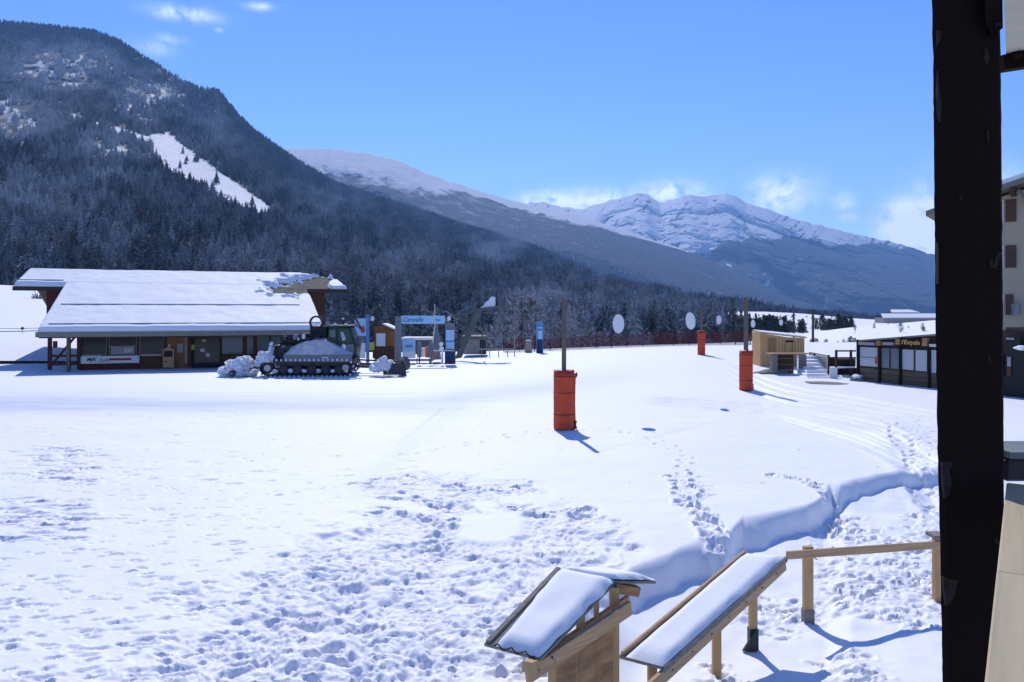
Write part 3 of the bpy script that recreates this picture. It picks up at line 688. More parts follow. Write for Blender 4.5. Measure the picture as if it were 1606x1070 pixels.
def roof_snow(s0a, s0b, s1a, s1b, D0, D1, thick, nu, nv, flatback=False):
    u = np.linspace(0, 1, nu)[None, :]; v = np.linspace(0, 1, nv)[:, None]
    D = D0+(D1-D0)*v + 0*u; s = (s0a+(s0b-s0a)*v)*(1-u)+(s1a+(s1b-s1a)*v)*u
    zz = 2.58+SL*np.minimum(D, DR_)-SL*np.maximum(D-DR_, 0)
    wx = T.ox + T.c*s - T.n*D; wy = T.oy + T.n*s + T.c*D; px = CX+F*wx/wy; py = HY-(zz+.2-CH)/wy*F
    n = fbm(s/1.2, D/1.2, 4, 5)
    bare = ell(px, py, [(460,452,48,14,1.3),(500,441,44,11,1.3),(478,446,40,13,1.3)]) + .8*fbm(s/.7, D/.6, 3, 17, .5)
    t = thick*(1+.12*n); t = t*(1-sst(-.3, .45, bare)) - .08*sst(-.1,.45,bare)
    keep = ell(px, py, [(527,445,14,7,1.2)]); t = np.where(keep > .2, thick*.8, t)
    ed = np.minimum(np.minimum(u*nu, (1-u)*nu)+0*D, (v*nv)+0*u if not flatback else 99+0*u)
    sag = np.where(ed < .5, -.12-.06*fbm(s/.8, s*0, 3, 8)*2, t*np.where(ed < 1.5, .8, 1))
    return np.stack([s, D - np.where(v*nv+0*u < .5, .05, 0)*(0 if flatback else 1), zz+sag], -1)
grid_part('roof_snow', roof_snow(-.04,lL-.08,18.15,lR+.05,-.04,DE,.34,300,110,False), M['snow_cap'], rf)
grid_part('roof_snow', roof_snow(uL-.02,gL-.02,uR,gR,DE-.08,DR_+.05,.34,300,60,False), M['snow_cap'], rf)
grid_part('roof_snow', roof_snow(gL,gL,gR,gR,DR_+.05,24,.34,60,30,True), M['snow_cap'], rf)
# melted patch: tiles and dry grass showing through
part(lambda m: roofslab(m, 13.5,13.6,lR+.3,lR,5.2,DE-.02,.02,-.02), 'bare_roof_patch', M['stone_roof'], rf)
part(lambda m: roofslab(m, 13.5,13.4,uR-.05,gR-.05,DE+.03,DR_-.02,.02,-.02), 'bare_roof_patch', M['stone_roof'], rf)
for D_, a_, b_ in ((.6, .5, 18.0), (4.5, T.s(95,4.5), T.s(470,4.5)), (DE+.4, uL+.1, T.s(100,DE+.4))):
    part(lambda m: m.box(a_, b_, D_, D_+.05, zr_(D_)+.30, zr_(D_)+.40), 'snow_guard', M['grey_print'], rf)
part(lambda m: (m.box(-.12,18.25,-.12,-.02,2.28,2.62),), 'fascia', M['grey_wood'], rf)
part(lambda m: m.box(uL-.08,lL,DE-.14,DE-.06,zr_(DE)-.34,zr_(DE)-.02), 'fascia', M['dark_wood'], rf)
part(lambda m: m.box(lR+.1,uR+.05,DE-.14,DE-.06,zr_(DE)-.32,zr_(DE)-.0), 'fascia', M['dark_wood'], rf)
part(lambda m: (m.box(T.s(73,DE+.4),17.9,DE+.4,DE+.6,3.2,5.6),), 'gable_wall', M['red_timber'], tk, label='dark red timber gable wall under the upper roof')
part(lambda m: (m.box(17.9,T.s(510,DE+.4),DE+.4,DE+.6,0,5.6), m.box(T.s(510,DE+.4)-.2,T.s(510,DE+.4),DE+.6,22,0,4.6)), 'gable_wall', M['brown_wall'], tk)
part(lambda m: m.box(1.95, 18.0, 2.8, 3.0, 0, 3.25), 'wall', M['brown_wall'], tk)
part(lambda m: m.box(1.95, 18.6, 3.0, 12, 0, .1), 'floor', M['dark'], tk)
for s_ in (.22, 1.35, 1.98, 9.0, 13.5): part(lambda m: m.box(s_-.12, s_+.12, 2.5, 2.74, 0, 3.12), 'post', M['red_timber'], tk)
part(lambda m: m.box(1.62,1.8,.1,.3,0,2.6), 'post', M['timber_pole'], tk)
part(lambda m: m.beam((.35,2.6,.35), (1.95,2.6,2.5), .14, .14), 'brace', M['red_timber'], tk)
part(lambda m: (m.box(.2,1.95,2.56,2.66,.85,1.0), m.box(.4,1.9,2.56,2.66,.28,.42)), 'rail', M['dark_wood'], tk)
part(lambda m: m.box(.45,.7,2.3,2.5,1.5,1.95), 'meter_box', M['red_timber'], tk)
part(lambda m: (m.box(.0,18.1,.3,.5,2.2,2.38), m.box(0,18.0,2.5,2.7,2.98,3.12)), 'beam', M['dark_wood'], tk)
D1 = 2.72
def tq(name, mt, a, b, c, d, D=D1, th=.08, parent=None, **k): return fpart(name, mt, parent or tk, T, a, b, c, d, D, th, **k)
for (a, b, c, d, g) in ((128,166,529,558,'glass_dark'), (172,213,529,558,'glass_dark'), (220,255,528,557,'glass_dark')):
    fr_ = tq('window', M['grey_wood'], a-1.5, b+1.5, c-1, d+1.5, D1, .06)
    tq('pane', M[g], a, b, c, d, D1-.02, .02, fr_)
tq('sill', M['grey_print'], 128, 160, 556.5, 559, D1-.12, .1); tq('sill', M['grey_print'], 173, 212, 543, 545.3, D1-.1, .06); tq('sill', M['paper'], 221, 253, 556, 558, D1-.1, .08)
tq('poster', M['grey_print'], 174, 211, 545.5, 556, D1-.05, .02); tq('poster', M['paper'], 195, 207, 546.5, 553, D1-.07, .015)
bn = tq('banner', M['white_paint'], 124, 218.5, 558.5, 570, D1-.2, .04, label='long white banner with black letters and a red bar')
sB = T.s; zB = lambda px, py: T.z(px, py, D1-.22)
lettering('MJK', 'lettering', M['black_print'], bn, (sB(136, D1-.22), D1-.225, zB(144,568)), .62, .30, shear=.3)
lettering('Ecole', 'lettering', M['grey_print'], bn, (sB(156, D1-.22), D1-.225, zB(160,567.5)), .62, .28, shear=.3)
tq('red_bar', M['red_print'], 171, 206, 561.8, 565.2, D1-.225, .02, bn)
tq('lower_panel', M['red_timber'], 123, 217, 571, 581, D1-.05, .04)
tq('lower_panel', M['brown_wall'], 220, 255, 560, 580, D1-.05, .04)
hs = [(262,270),(270.3,280),(280.3,290),(290.3,300)]
for a, b in hs: tq('plank', M['orange_wall'], a, b, 527, 578, D1-.03, .03)
tq('poster', M['paper'], 264, 267.5, 540, 546, D1-.06, .015); tq('poster', M['grey_print'], 278, 287, 539, 553, D1-.06, .015)
tq('poster', M['grey_print'], 290, 298.5, 530, 569, D1-.06, .015); tq('poster', M['yellow'], 300, 305, 541, 549, D1-.08, .015)
dw = tq('doorway', M['dark'], 303, 346, 527, 578, D1-.02, .02); tq('reflection_pane', M['glass_dark'], 305, 345, 529, 577, D1-.06, .02, dw)
for a, b, c, d in ((317,323,533,536),(314,321,547,552),(323,329,554,560)): tq('sticker', M['paper'], a, b, c, d, D1-.09, .01, dw)
for a, b in ((349,380),(388,421),(426,446)):
    w_ = tq('window', M['grey_paint'], a-1, b+1, 526, 555, D1, .06); tq('pane', M['glass_mid'], a, b, 527, 554, D1-.03, .03, w_)
bx = thing('ticket_box', 'wooden cash box stand with dark slot against the ticket office wall', 'box', (T.ox+T.c*T.s(264,2.3)-T.n*2.3, T.oy+T.n*T.s(264,2.3)+T.c*2.3, 0), 20)
part(lambda m: m.box(-.36,.36,0,.35,0,.75), 'base', M['pale_wood'], bx)
part(lambda m: (m.box(-.36,-.28,0,.35,.75,1.2), m.box(.28,.36,0,.35,.75,1.2), m.box(-.28,.28,.25,.35,.75,1.2)), 'frame', M['pale_wood'], bx)
part(lambda m: m.box(-.28,.28,.05,.25,.76,1.15), 'slot', M['dark'], bx)
part(lambda m: m.prism([(-.45,1.2),(.45,1.2),(.1,1.42),(-.1,1.42)], -.05, .42), 'top', M['pale_wood'], bx)
part(lambda m: m.box(-.2,-.12,-.02,0,.4,.5), 'keyhole', M['dark'], bx)
# wires over the snow slope left of the office
def wire(p, q, sag, r, name, label, cat='wire', n=14, group=None):
    m = MB(); pts = [Vector(p).lerp(Vector(q), i/n) - Vector((0,0,sag*4*(i/n)*(1-i/n))) for i in range(n+1)]
    for a, b in zip(pts[:-1], pts[1:]): m.cyl(a, b, r, r, 5, False)
    o = m.build(name, M['wire'], None); tag(o, label, cat, group); return o
wire(W(-200,505,66), W(110,513,64), .3, .02, 'cable', 'upper thin cable with a clamp hanging over the snow slope left of the office', 'cable')
wire(W(-200,521,60), W(62,519,56), .05, .028, 'cable', 'lower straight cable running to the eave of the long snowy roof', 'cable')
cl_ = MB(); cl_.lump(W(35,515,65.2), (.14,.1,.1), 3); cl_.cyl(W(35,515,65.2), W(35,524,65.2), .015, .015, 4); tag(cl_.build('cable_clamp', M['wire']), 'small dark clamp on the upper cable over the snow slope', 'clamp')
def bush(name, label, c, r, h, seed, mt, n=60, group=None):
    m = MB(); rnd = random.Random(seed)
    for i in range(n):
        a = rnd.uniform(0, 6.28); e = rnd.uniform(.2, 1.4); L_ = rnd.uniform(.5, 1)
        q = Vector((math.cos(a)*math.cos(e)*r*L_, math.sin(a)*math.cos(e)*r*L_, math.sin(e)*h*L_)); p = Vector((0,0,.0))
        m.beam(p, q, .02*r, .02*r)
        for j in range(3):
            s = p.lerp(q, rnd.uniform(.4,1)); e_ = s+Vector((rnd.uniform(-1,1), rnd.uniform(-1,1), rnd.uniform(-.3,1)))*r*.25; w = Vector((rnd.uniform(-1,1),rnd.uniform(-1,1),rnd.uniform(-1,1)))*r*.05
            m.add([s-w, s+w, e_], [(0,1,2)])
    o = m.build(name, mt); o.location = c; tag(o, label, 'bush', group); return o
bush('bush', 'bare twiggy bush on the snow slope under the left roof overhang', W(64,482,120), 2.2, 2.6, 2, M['bush'], 90)
bush('bush', 'small bare bush higher on the snow slope below the roof corner', W(48,464,138), 2.6, 1.6, 3, M['bush'], 60)

# ------------------------------------------------------------------ snow groomer
GRF = Fr((480-CX)/F*50.6, 50.6, 4)
gr = thing('snow_groomer', 'dark tracked snow groomer with winch frame and snow-dusted deck, parked before the ticket office', 'snow groomer', (GRF.ox, GRF.oy, 0), 4)
def gx(px, D=-1.9): return GRF.s(px, D)
def gzz(px, py, D=-1.9): return GRF.z(px, py, D)
def track(y0, y1):
    # a belt around the wheels
    x0, x1, zt = gx(408)+.45, gx(553)-.42, .92
    out = []
    def loop(r):
        pts = []
        for i in range(9): a = math.pi/2+math.pi*i/8; pts.append((x0+math.cos(a)*r*1.0, .50+math.sin(a)*r))
        for i in range(9): a = -math.pi/2+math.pi*i/8; pts.append((x1+math.cos(a)*r, .50+math.sin(a)*r))
        return pts
    o_, i_ = loop(.47), loop(.41); m = MB(); n = len(o_)
    vs_ = [(x, y0, z) for x, z in o_]+[(x, y1, z) for x, z in o_]+[(x, y0, z) for x, z in i_]+[(x, y1, z) for x, z in i_]
    f = []
    for i in range(n):
        j = (i+1) % n; f += [(i, j, n+j, n+i), (2*n+i, 3*n+i, 3*n+j, 2*n+j), (i, 2*n+i, 2*n+j, j), (n+i, n+j, 3*n+j, 3*n+i)]
    m.add(vs_, f); t = m.build('track', M['rubber'], gr)
    g = MB(); c_ = MB(); P_ = []
    # grousers evenly along the belt
    per = []; pts = o_+[o_[0]]; L_ = [0]
    for a, b in zip(pts[:-1], pts[1:]): L_.append(L_[-1]+math.dist(a, b))
    N_ = 44
    for k in range(N_):
        l = L_[-1]*k/N_
        for i in range(len(L_)-1):
            if L_[i] <= l <= L_[i+1]:
                u = (l-L_[i])/(L_[i+1]-L_[i]); p = Vector((pts[i][0]+(pts[i+1][0]-pts[i][0])*u, 0, pts[i][1]+(pts[i+1][1]-pts[i][1])*u))
                d = Vector((pts[i+1][0]-pts[i][0], 0, pts[i+1][1]-pts[i][1])).normalized(); nrm = Vector((-d.z, 0, d.x));
                if nrm.dot(p-Vector((0,0,.5))) < 0 and abs(p.x) < 0: nrm = -nrm
                ctr = Vector((min(max(p.x, x0), x1), 0, .5)); nrm = (p-ctr).normalized()
                a = p+nrm*.035; g.beam(Vector((a.x, y0-.04, a.z)), Vector((a.x, y1+.04, a.z)), .07, .03, nrm)
                c_.box(a.x-.045, a.x+.045, y0-.06, y0-.02, a.z-.08, a.z+.05)
                break
    go_ = g.build('grouser', M['dark_metal'], t); go_['kind'] = 'stuff'
    so = c_.build('snow_clog', M['snow_dirty'], t); so['kind'] = 'stuff'
    return t, x0, x1
for y0, y1 in ((-2.0,-.85), (.85,2.0)):
    t_, x0, x1 = track(y0, y1)
    ws = [x0, x0+.95, x0+1.8, x0+2.65, x0+3.5, x0+4.3, x1]
    for i, xw in enumerate(ws):
        r = .34 if i in (0, len(ws)-1) else .29; zc = .5 if i in (0, len(ws)-1) else .40
        wh = part(lambda m: m.cyl((xw,y0+.02,zc), (xw,y0+.28,zc), r, r, 16), 'wheel', M['rubber'], gr)
        part(lambda m: (m.cyl((xw,y0-.01,zc), (xw,y0+.03,zc), r*.6, r*.55, 12),), 'rim', M['steel'] if i in (0,6) else M['dark_metal'], wh)
        if i < 6: part(lambda m: m.lump((xw+.42,y0+.05,.32), (.16,.08,.12), i+3, .4, 8, 5), 'snow_clump', M['snow_dirty'], gr)
part(lambda m: m.box(gx(432), gx(553), -1.75, 1.75, .62, 1.02), 'chassis', M['dark_metal'], gr)
# side skirt and sloping guard over the near track, snow dusted
for sg in (-1, 1):
    y0, y1 = (-2.02, -.9) if sg < 0 else (.9, 2.02)
    sk = part(lambda m: m.prism([(gx(446),gzz(446,567)),(gx(552),gzz(552,568)),(gx(553),gzz(552,556)),(gx(445),gzz(446,557))], y0, y0+.06 if sg < 0 else y1), 'side_skirt', M['grey_paint'], gr)
    if sg < 0: part(lambda m: m.box(gx(505), gx(515), y0-.02, y0, gzz(510,561.6), gzz(510,560.2)), 'plate', M['white_paint'], sk)
    tp = [(445,557),(449,552),(456,546),(466,540.5),(478,537),(494,534),(506,533.5),(520,540),(536,548),(553,556)]
    m = MB(); inner = [(x, y-3.2) for x, y in tp]
    vs_ = [(gx(x), y0 if sg < 0 else y1, gzz(x,556.5)+.0) for x, y in tp] + [(gx(x), (y0+.42) if sg < 0 else y1-.42, gzz(x,y)) for x, y in tp] + [(gx(x), y1 if sg < 0 else y0, gzz(x,y-2.5)) for x, y in tp]
    n = len(tp); m.add(vs_, [(i,i+1,n+i+1,n+i) for i in range(n-1)]+[(n+i,n+i+1,2*n+i+1,2*n+i) for i in range(n-1)])
    gd = m.build('track_guard', M['guard_snow'], gr)
# cab
def cabpts(D): return [(gx(513,D),gzz(513,556,D)),(gx(558,D),gzz(558,556,D)),(gx(560,D),gzz(560,541,D)),(gx(549,D),gzz(549,514,D)),(gx(516,D),gzz(516,511.5,D)),(gx(511,D),gzz(511,540,D))]
cab = part(lambda m: m.prism(cabpts(-1.2), -1.15, 1.15), 'cab', M['green_cab'], gr, bevel=.04)
part(lambda m: m.box(gx(511,-1.2), gx(553,-1.2), -1.25, 1.25, gzz(520,513,-1.2), gzz(520,510.5,-1.2)), 'cab_roof', M['dark_metal'], cab)
def pq(nm, mt, pts, D, th, par): return part(lambda m: m.prism([(gx(x,D),gzz(x,y,D)) for x, y in pts], D, D+th), nm, mt, par)
pq('window', M['glass_green'], [(530,517),(546,518),(553,536),(540,540),(530,534)], -1.19, .03, cab)
pq('window', M['glass_mid'], [(517,518),(526,517),(526,530),(517,528)], -1.19, .03, cab)
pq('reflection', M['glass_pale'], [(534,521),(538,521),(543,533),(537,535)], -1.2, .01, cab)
pq('door_panel', M['grey_paint'], [(541,541),(554,540),(556,552),(549,554),(541,549)], -1.19, .03, cab)
part(lambda m: (m.lump((gx(539,-1.3),-1.3,gzz(539,544,-1.3)),(.13,.1,.16),4,.3,8,6)), 'headlight', M['white_paint'], cab)
for a in (526, 543): part(lambda m: m.cyl((gx(a,-1.1),-1.2,gzz(a,509,-1.1)),(gx(a,-1.1),-1.05,gzz(a,509,-1.1)),.09,.09,10), 'work_lamp', M['white_paint'], cab)
part(lambda m: (m.box(gx(528.5,-1.2),gx(530,-1.2),-1.21,-1.15,gzz(529,553,-1.2),gzz(529,513,-1.2)),), 'door_frame', M['dark'], cab)
part(lambda m: m.cyl((gx(562,-1.3),-1.35,gzz(562,543,-1.3)),(gx(562,-1.3),-1.35,gzz(562,528,-1.3)),.05,.05,6), 'mirror', M['dark_metal'], cab)
# engine deck and winch
rnd = random.Random(5)
dk = part(lambda m: m.box(gx(428,-1), gx(512,-1), -1.1, 1.1, 1.0, gzz(470,542,-1)), 'engine_deck', M['dark_metal'], gr, bevel=.04)
part(lambda m: (m.prism([(gx(437,-1),1.3),(gx(503,-1),1.3),(gx(503,-1),gzz(500,522,-1)),(gx(470,-1),gzz(470,524,-1)),(gx(440,-1),gzz(440,528,-1))], -.95, .95)), 'engine_housing', M['dark'], gr)
for i in range(26):
    a = rnd.uniform(432, 500); c = rnd.uniform(520, 548); w = rnd.uniform(2, 7); h = rnd.uniform(2, 7)
    part(lambda m: m.box(gx(a,-1.1), gx(a+w,-1.1), -1.1-rnd.uniform(0,.15), -.9, gzz(a,c+h,-1.1), gzz(a,c,-1.1)), 'machinery', M[rnd.choice(['dark','dark_metal','dark_metal','grey_paint','brown_wall','snow_dirty'])], gr)
for i in range(12):
    a, b_ = rnd.uniform(430,500), rnd.uniform(518,545)
    part(lambda m: m.cyl((gx(a,-1.1),-1.15,gzz(a,b_,-1.1)), (gx(a+rnd.uniform(-14,14),-1.1),-1.1,gzz(a,b_+rnd.uniform(-8,8),-1.1)), .03,.03,5), 'hose', M['dark'], gr)
def ringm(m, cx, cz, y, r, w=.08, n=22, th=.12):
    for i in range(n):
        a, b_ = 2*math.pi*i/n, 2*math.pi*(i+1)/n; m.beam((cx+r*math.cos(a),y,cz+r*math.sin(a)), (cx+r*math.cos(b_),y,cz+r*math.sin(b_)), w, th, (0,1,0))
part(lambda m: (ringm(m, gx(496,-.6), gzz(496,506,-.6), -.6, .38, .12), ringm(m, gx(496,-.6), gzz(496,506,-.6), -.45, .38, .1)), 'winch_sheave', M['dark_metal'], gr)
part(lambda m: m.box(gx(486,-.6),gx(506,-.6),-.62,-.42,gzz(496,510,-.6),gzz(496,508.4,-.6)), 'sheave_snow', M['snow_cap'], gr)
part(lambda m: m.box(gx(487,-.6),gx(512,-.6),-.8,.8,gzz(500,530,-.6),gzz(500,512,-.6)), 'winch_body', M['dark'], gr)
for yy in (-.6, .5):
    part(lambda m: (m.beam((gx(503,yy),yy,gzz(503,496,yy)),(gx(556,yy),yy,gzz(556,496.5,yy)),.1,.12), m.beam((gx(503,yy),yy,gzz(503,504,yy)),(gx(545,yy),yy,gzz(545,503,yy)),.06,.07),
        m.beam((gx(556,yy),yy,gzz(556,496.5,yy)),(gx(570,yy),yy,gzz(570,522,yy)),.1,.12), m.beam((gx(550,yy),yy,gzz(550,498,yy)),(gx(564,yy),yy,gzz(564,516,yy)),.06,.06),
        m.beam((gx(530,yy),yy,gzz(530,497,yy)),(gx(521,yy),yy,gzz(521,504,yy)),.06,.06), m.beam((gx(545,yy),yy,gzz(545,497,yy)),(gx(538,yy),yy,gzz(538,503,yy)),.06,.06)), 'winch_boom', M['dark_metal'], gr)
part(lambda m: (m.beam((gx(507,-.5),-.5,gzz(507,500,-.5)),(gx(505,-.5),-.5,gzz(505,515,-.5)),.12,.12),), 'boom_post', M['dark_metal'], gr)
part(lambda m: m.cyl((gx(569,-.7),-.75,gzz(569,513,-.7)),(gx(569,-.7),-.75,gzz(569,520,-.7)),.12,.12,10), 'tail_lamp', M['red_print'], gr)
part(lambda m: m.cyl((gx(538,-.7),-.6,gzz(538,500,-.7)),(gx(538,-.7),-.75,gzz(538,500,-.7)),.07,.07,8), 'work_lamp', M['white_paint'], gr)
# blade in front (right)
bl = MB(); prof = [(0,.05),(.12,.25),(.10,.55),(.02,.8),(-.1,.95)]
vs_ = []; ys = [-2.3,-1.6,1.6,2.3]
xb = gx(628)
for yy in ys:
    for dx, z in prof: vs_.append((xb+dx+(.25 if abs(yy) > 2 else 0), yy, z))
n = len(prof); bl.add(vs_+[(x-.1,y,z) for x,y,z in vs_], [(k*n+i,k*n+i+1,(k+1)*n+i+1,(k+1)*n+i) for k in range(3) for i in range(n-1)]+[(n*4+k*n+i,n*4+(k+1)*n+i,n*4+(k+1)*n+i+1,n*4+k*n+i+1) for k in range(3) for i in range(n-1)])
bl.box(gx(602), gx(634), -2.32, -2.24, .08, .80); bl.prism([(gx(631),.0),(gx(638.5),.0),(gx(634),.8),(gx(631),.8)], -2.3, -2.2)
part(lambda m: (m.beam((gx(552),-1.1,.55),(xb,-1.1,.4),.16,.16), m.beam((gx(552),1.1,.55),(xb,1.1,.4),.16,.16), m.beam((gx(556),-.3,.9),(xb,-.3,.75),.1,.1)), 'blade_arm', M['dark_metal'], gr)
blade = bl.build('blade', M['dark_metal'], gr)
for i, (a, c, rx, rz) in enumerate(((590,577,.42,.30),(600,571,.35,.42),(608,576,.4,.36),(603,563,.16,.2),(612,569,.22,.2),(594,570,.2,.2))):
    part(lambda m: m.lump((gx(a),-1.95,gzz(a,c)), (rx,.5,rz), i+30, .17, 22, 14, 2.6), 'blade_snow', M['snow_dirty'], gr, smooth=False)
# tiller behind (left), caked in snow
for i, (a, c, rx, rz) in enumerate(((352,583,.45,.34),(363,577,.5,.5),(375,574,.45,.55),(384,567,.32,.32),(372,586,.6,.25),(392,585,.35,.22),(356,590,.5,.12),(388,576,.2,.25))):
    part(lambda m: m.lump((gx(a),-1.5,gzz(a,c)), (rx,.8,rz), i+10, .15, 26, 16, 2.6), 'tiller_snow', M['snow_dirty'], gr)
for i, (a, c, rx, rz) in enumerate(((412,562,.42,.42),(421,563,.35,.28),(405,569,.3,.3),(424,548,.12,.4))):
    part(lambda m: m.lump((gx(a),-1.6,gzz(a,c)), (rx,.5,rz), i+50, .16, 20, 14, 2.6), 'rear_flap_snow', M['snow_dirty'], gr)
part(lambda m: (m.box(gx(360),gx(372),-1.9,1.9,.05,.45), m.cyl((gx(368),-2.32,.22),(gx(368),2.2,.22),.2,.2,12)), 'tiller', M['dark_metal'], gr)
part(lambda m: (m.beam((gx(380),-1,.55),(gx(425),-1,.5),.12,.12), m.beam((gx(384),-1.9,.4),(gx(412),-1.9,.62),.06,.06), m.beam((gx(418),-1.7,.9),(gx(428),-1.7,gzz(428,540)),.08,.08)), 'tiller_arm', M['dark_metal'], gr)

# ------------------------------------------------------------------ ski lift entrance: portal, hut, turnstiles
def flat(px, py_base, d=None):
    d = d or CH*F/(py_base-HY); return Fr((px-CX)/F*d, d, 0)
E1 = Fr(0, 60.5, 0)
def box_thing(name, label, cat, fr, pxc, mt, parts, group=None):
    """parts: (name, material, px0, px1, py0, py1, D, thickness)"""
    x = fr.s(pxc); t = thing(name, label, cat, (x, fr.oy, 0), 0, group)
    lf = Fr(0, fr.oy, 0)
    made = {}
    for p in parts:
        nm, mtl, a, b, c, d_, D, th = p[:8]; par = made.get(p[8], t) if len(p) > 8 else t
        mb = MB(); z1, z0 = lf.z(0, c, D), lf.z(0, d_, D); mb.box(lf.s(a, D)-x, lf.s(b, D)-x, D, D+th, z0, z1)
        made[nm] = mb.build(nm, M[mtl], par)
    return t
pt = box_thing('lift_portal', 'ski lift entrance portal with pale blue name board across two grey posts', 'portal', E1, 665, None, [
    ('post','grey_paint',619.5,628.5,497,571,-.2,.4), ('post','grey_paint',698,712.5,508,571,0,.5),
    ('name_board','pale_blue',628.5,697.5,495.3,508,-.05,.25),
    ('base_cabinet','navy',697.5,713.5,551.5,571.5,-.2,.8), ('sign_panel','pale_blue',699.3,712,517.5,534,-.1,.08), ('price_poster','pale_blue',700,712,537,547.5,-.1,.08),
    ('stripe','mid_blue',699.3,712,534.2,536.8,-.1,.08), ('counter_edge','white_paint',680,712,549.5,550.8,-.3,.1)])
pname = [c for c in pt.children if c.name.startswith('name_board')][0]
x0_ = pt.location.x
lettering('Caravelle', 'lettering', M['blue_print'], pname, (E1.s(633)-x0_, -.06, E1.z(0,505.2,-.06)), E1.s(664)-E1.s(633), .36, shear=.35)
lettering('Cenis', 'small_lettering', M['blue_print'], pname, (E1.s(682)-x0_, -.06, E1.z(0,503.5,-.06)), E1.s(690)-E1.s(682), .16)
part(lambda m: m.cyl((E1.s(704)-x0_,0,E1.z(0,508)), (E1.s(704)-x0_,0,E1.z(0,503)), .05,.05,6), 'lamp_stem', M['grey_paint'], pt)
part(lambda m: m.lump((E1.s(704)-x0_,0,E1.z(0,499.5)), (.15,.15,.17), 1, .02, 12, 8), 'lamp_globe', M['white_paint'], pt, smooth=True)
E2 = Fr(0, 62, 0)
pm = box_thing('banner_post', 'tall blue grey post carrying a pale banner just right of the groomer cab', 'sign', E2, 576, None, [
    ('post','mid_blue',574,578.5,494,572,0,.25), ('banner','pale_blue',556,574,499.5,527,.05,.05), ('lower_sheet','white_paint',560.5,573,538,562,.05,.05), ('back_board','grey_paint',549,573,515,538,.3,.05), ('red_mark','red_print',566.5,572,512,521,.02,.02,'banner')])
part(lambda m: (m.cyl((E2.s(584)-pm.location.x,0,E2.z(0,508)), (E2.s(584)-pm.location.x,0,E2.z(0,503)), .04,.04,6), m.beam((E2.s(577)-pm.location.x,0,E2.z(0,506)),(E2.s(584)-pm.location.x,0,E2.z(0,506)),.05,.05)), 'lamp_arm', M['dark_metal'], pm)
part(lambda m: m.lump((E2.s(584)-pm.location.x,0,E2.z(0,500)), (.16,.16,.18), 1, .02, 12, 8), 'lamp_globe', M['white_paint'], pm, smooth=True)
# hut
E3 = Fr(0, 63, 0)
hu = thing('lift_hut', 'small orange brown wooden lift hut with sloping snowy roof beside the portal post', 'hut', (E3.s(602), 63, 0)); hx = hu.location.x
e3 = lambda px: E3.s(px)-hx; z3 = lambda py: E3.z(0, py)
part(lambda m: m.prism([(e3(587),0),(e3(618),0),(e3(618),z3(519)),(e3(601),z3(511)),(e3(587),z3(514))], 0, 1.6), 'wall', M['orange_wall'], hu)
part(lambda m: m.box(e3(585), e3(619), -.14, -.02, z3(562), z3(544)), 'lower_wall', M['brown_wall'], hu)
for k in range(6): part(lambda m: m.box(e3(585+k*5.7), e3(585+k*5.7+5.3), -.2, -.14, z3(562), z3(545)), 'plank', M['brown_wall'], hu)
wf = part(lambda m: m.box(e3(589),e3(606),-.06,-.0,z3(544),z3(521.5)), 'window', M['orange_wall'], hu)
part(lambda m: m.box(e3(590.5),e3(604.5),-.1,-.05,z3(543),z3(523)), 'pane', M['disc_white'], wf)
part(lambda m: m.box(e3(608),e3(611),-.05,0,z3(544),z3(514)), 'corner_post', M['orange_wall'], hu)
hr = part(lambda m: m.hexa([(e3(584),-.4,z3(513.5)),(e3(600),-.4,z3(509.5)),(e3(600),1.9,z3(509.5)),(e3(584),1.9,z3(513.5)),(e3(584),-.4,z3(512.3)),(e3(600),-.4,z3(508.3)),(e3(600),1.9,z3(508.3)),(e3(584),1.9,z3(512.3))]), 'roof', M['dark_wood'], hu)
h2 = part(lambda m: m.hexa([(e3(600),-.4,z3(510)),(e3(620),-.4,z3(519.5)),(e3(620),1.9,z3(519.5)),(e3(600),1.9,z3(510)),(e3(600),-.4,z3(508.3)),(e3(620),-.4,z3(517.5)),(e3(620),1.9,z3(517.5)),(e3(600),1.9,z3(508.3))]), 'roof', M['dark_wood'], hu)
part(lambda m: m.hexa([(e3(601),-.42,z3(508.7)),(e3(620),-.42,z3(517.2)),(e3(620),1.9,z3(517.2)),(e3(601),1.9,z3(508.7)),(e3(602),-.4,z3(507.3)),(e3(620.5),-.4,z3(515)),(e3(620),1.9,z3(515)),(e3(602),1.9,z3(507.3))]), 'roof_snow', M['snow_cap'], h2)
part(lambda m: m.box(e3(580),e3(588),-.3,-.2,z3(549),z3(537)), 'notice', M['yellow'], hu)
# banner, turnstiles, bits under the portal
box_thing('blue_banner', 'mid blue banner with white foot hung between the portal posts, left side', 'banner', Fr(0,63.5,0), 641, None, [('sheet','pale_blue',631,651.5,531,551.5,0,.04), ('foot','disc_white',631,651.5,551.5,562,0,.05), ('mark','mid_blue',636,647,541,545,-.02,.02)])
ts = []
for i, (a, col, lb) in enumerate(((656.5,'grey_paint','grey turnstile pad beside the blue banner under the portal'), (675,'grey_paint','grey turnstile pad in front of the orange crate under the portal'))):
    t = thing('turnstile', lb, 'turnstile', (E1.s(a), 61, 0), 0, 'ski pass turnstiles under the lift portal')
    part(lambda m: m.prism([(-.16,.45),(.16,.45),(.17,1.4),(.1,1.62),(-.1,1.62),(-.17,1.4)] if i == 0 else [(-.24,.5),(.24,.5),(.24,1.2),(.12,1.62),(-.12,1.62),(-.24,1.2)], -.12, .12), 'housing', M[col], t)
    part(lambda m: m.cyl((0,0,-.02), (0,0,.5), .05,.05,8), 'stem', M['dark_metal'], t)
    part(lambda m: m.beam((.1,0,1.0),(.75,.0,.95),.04,.04), 'arm', M['steel'], t)
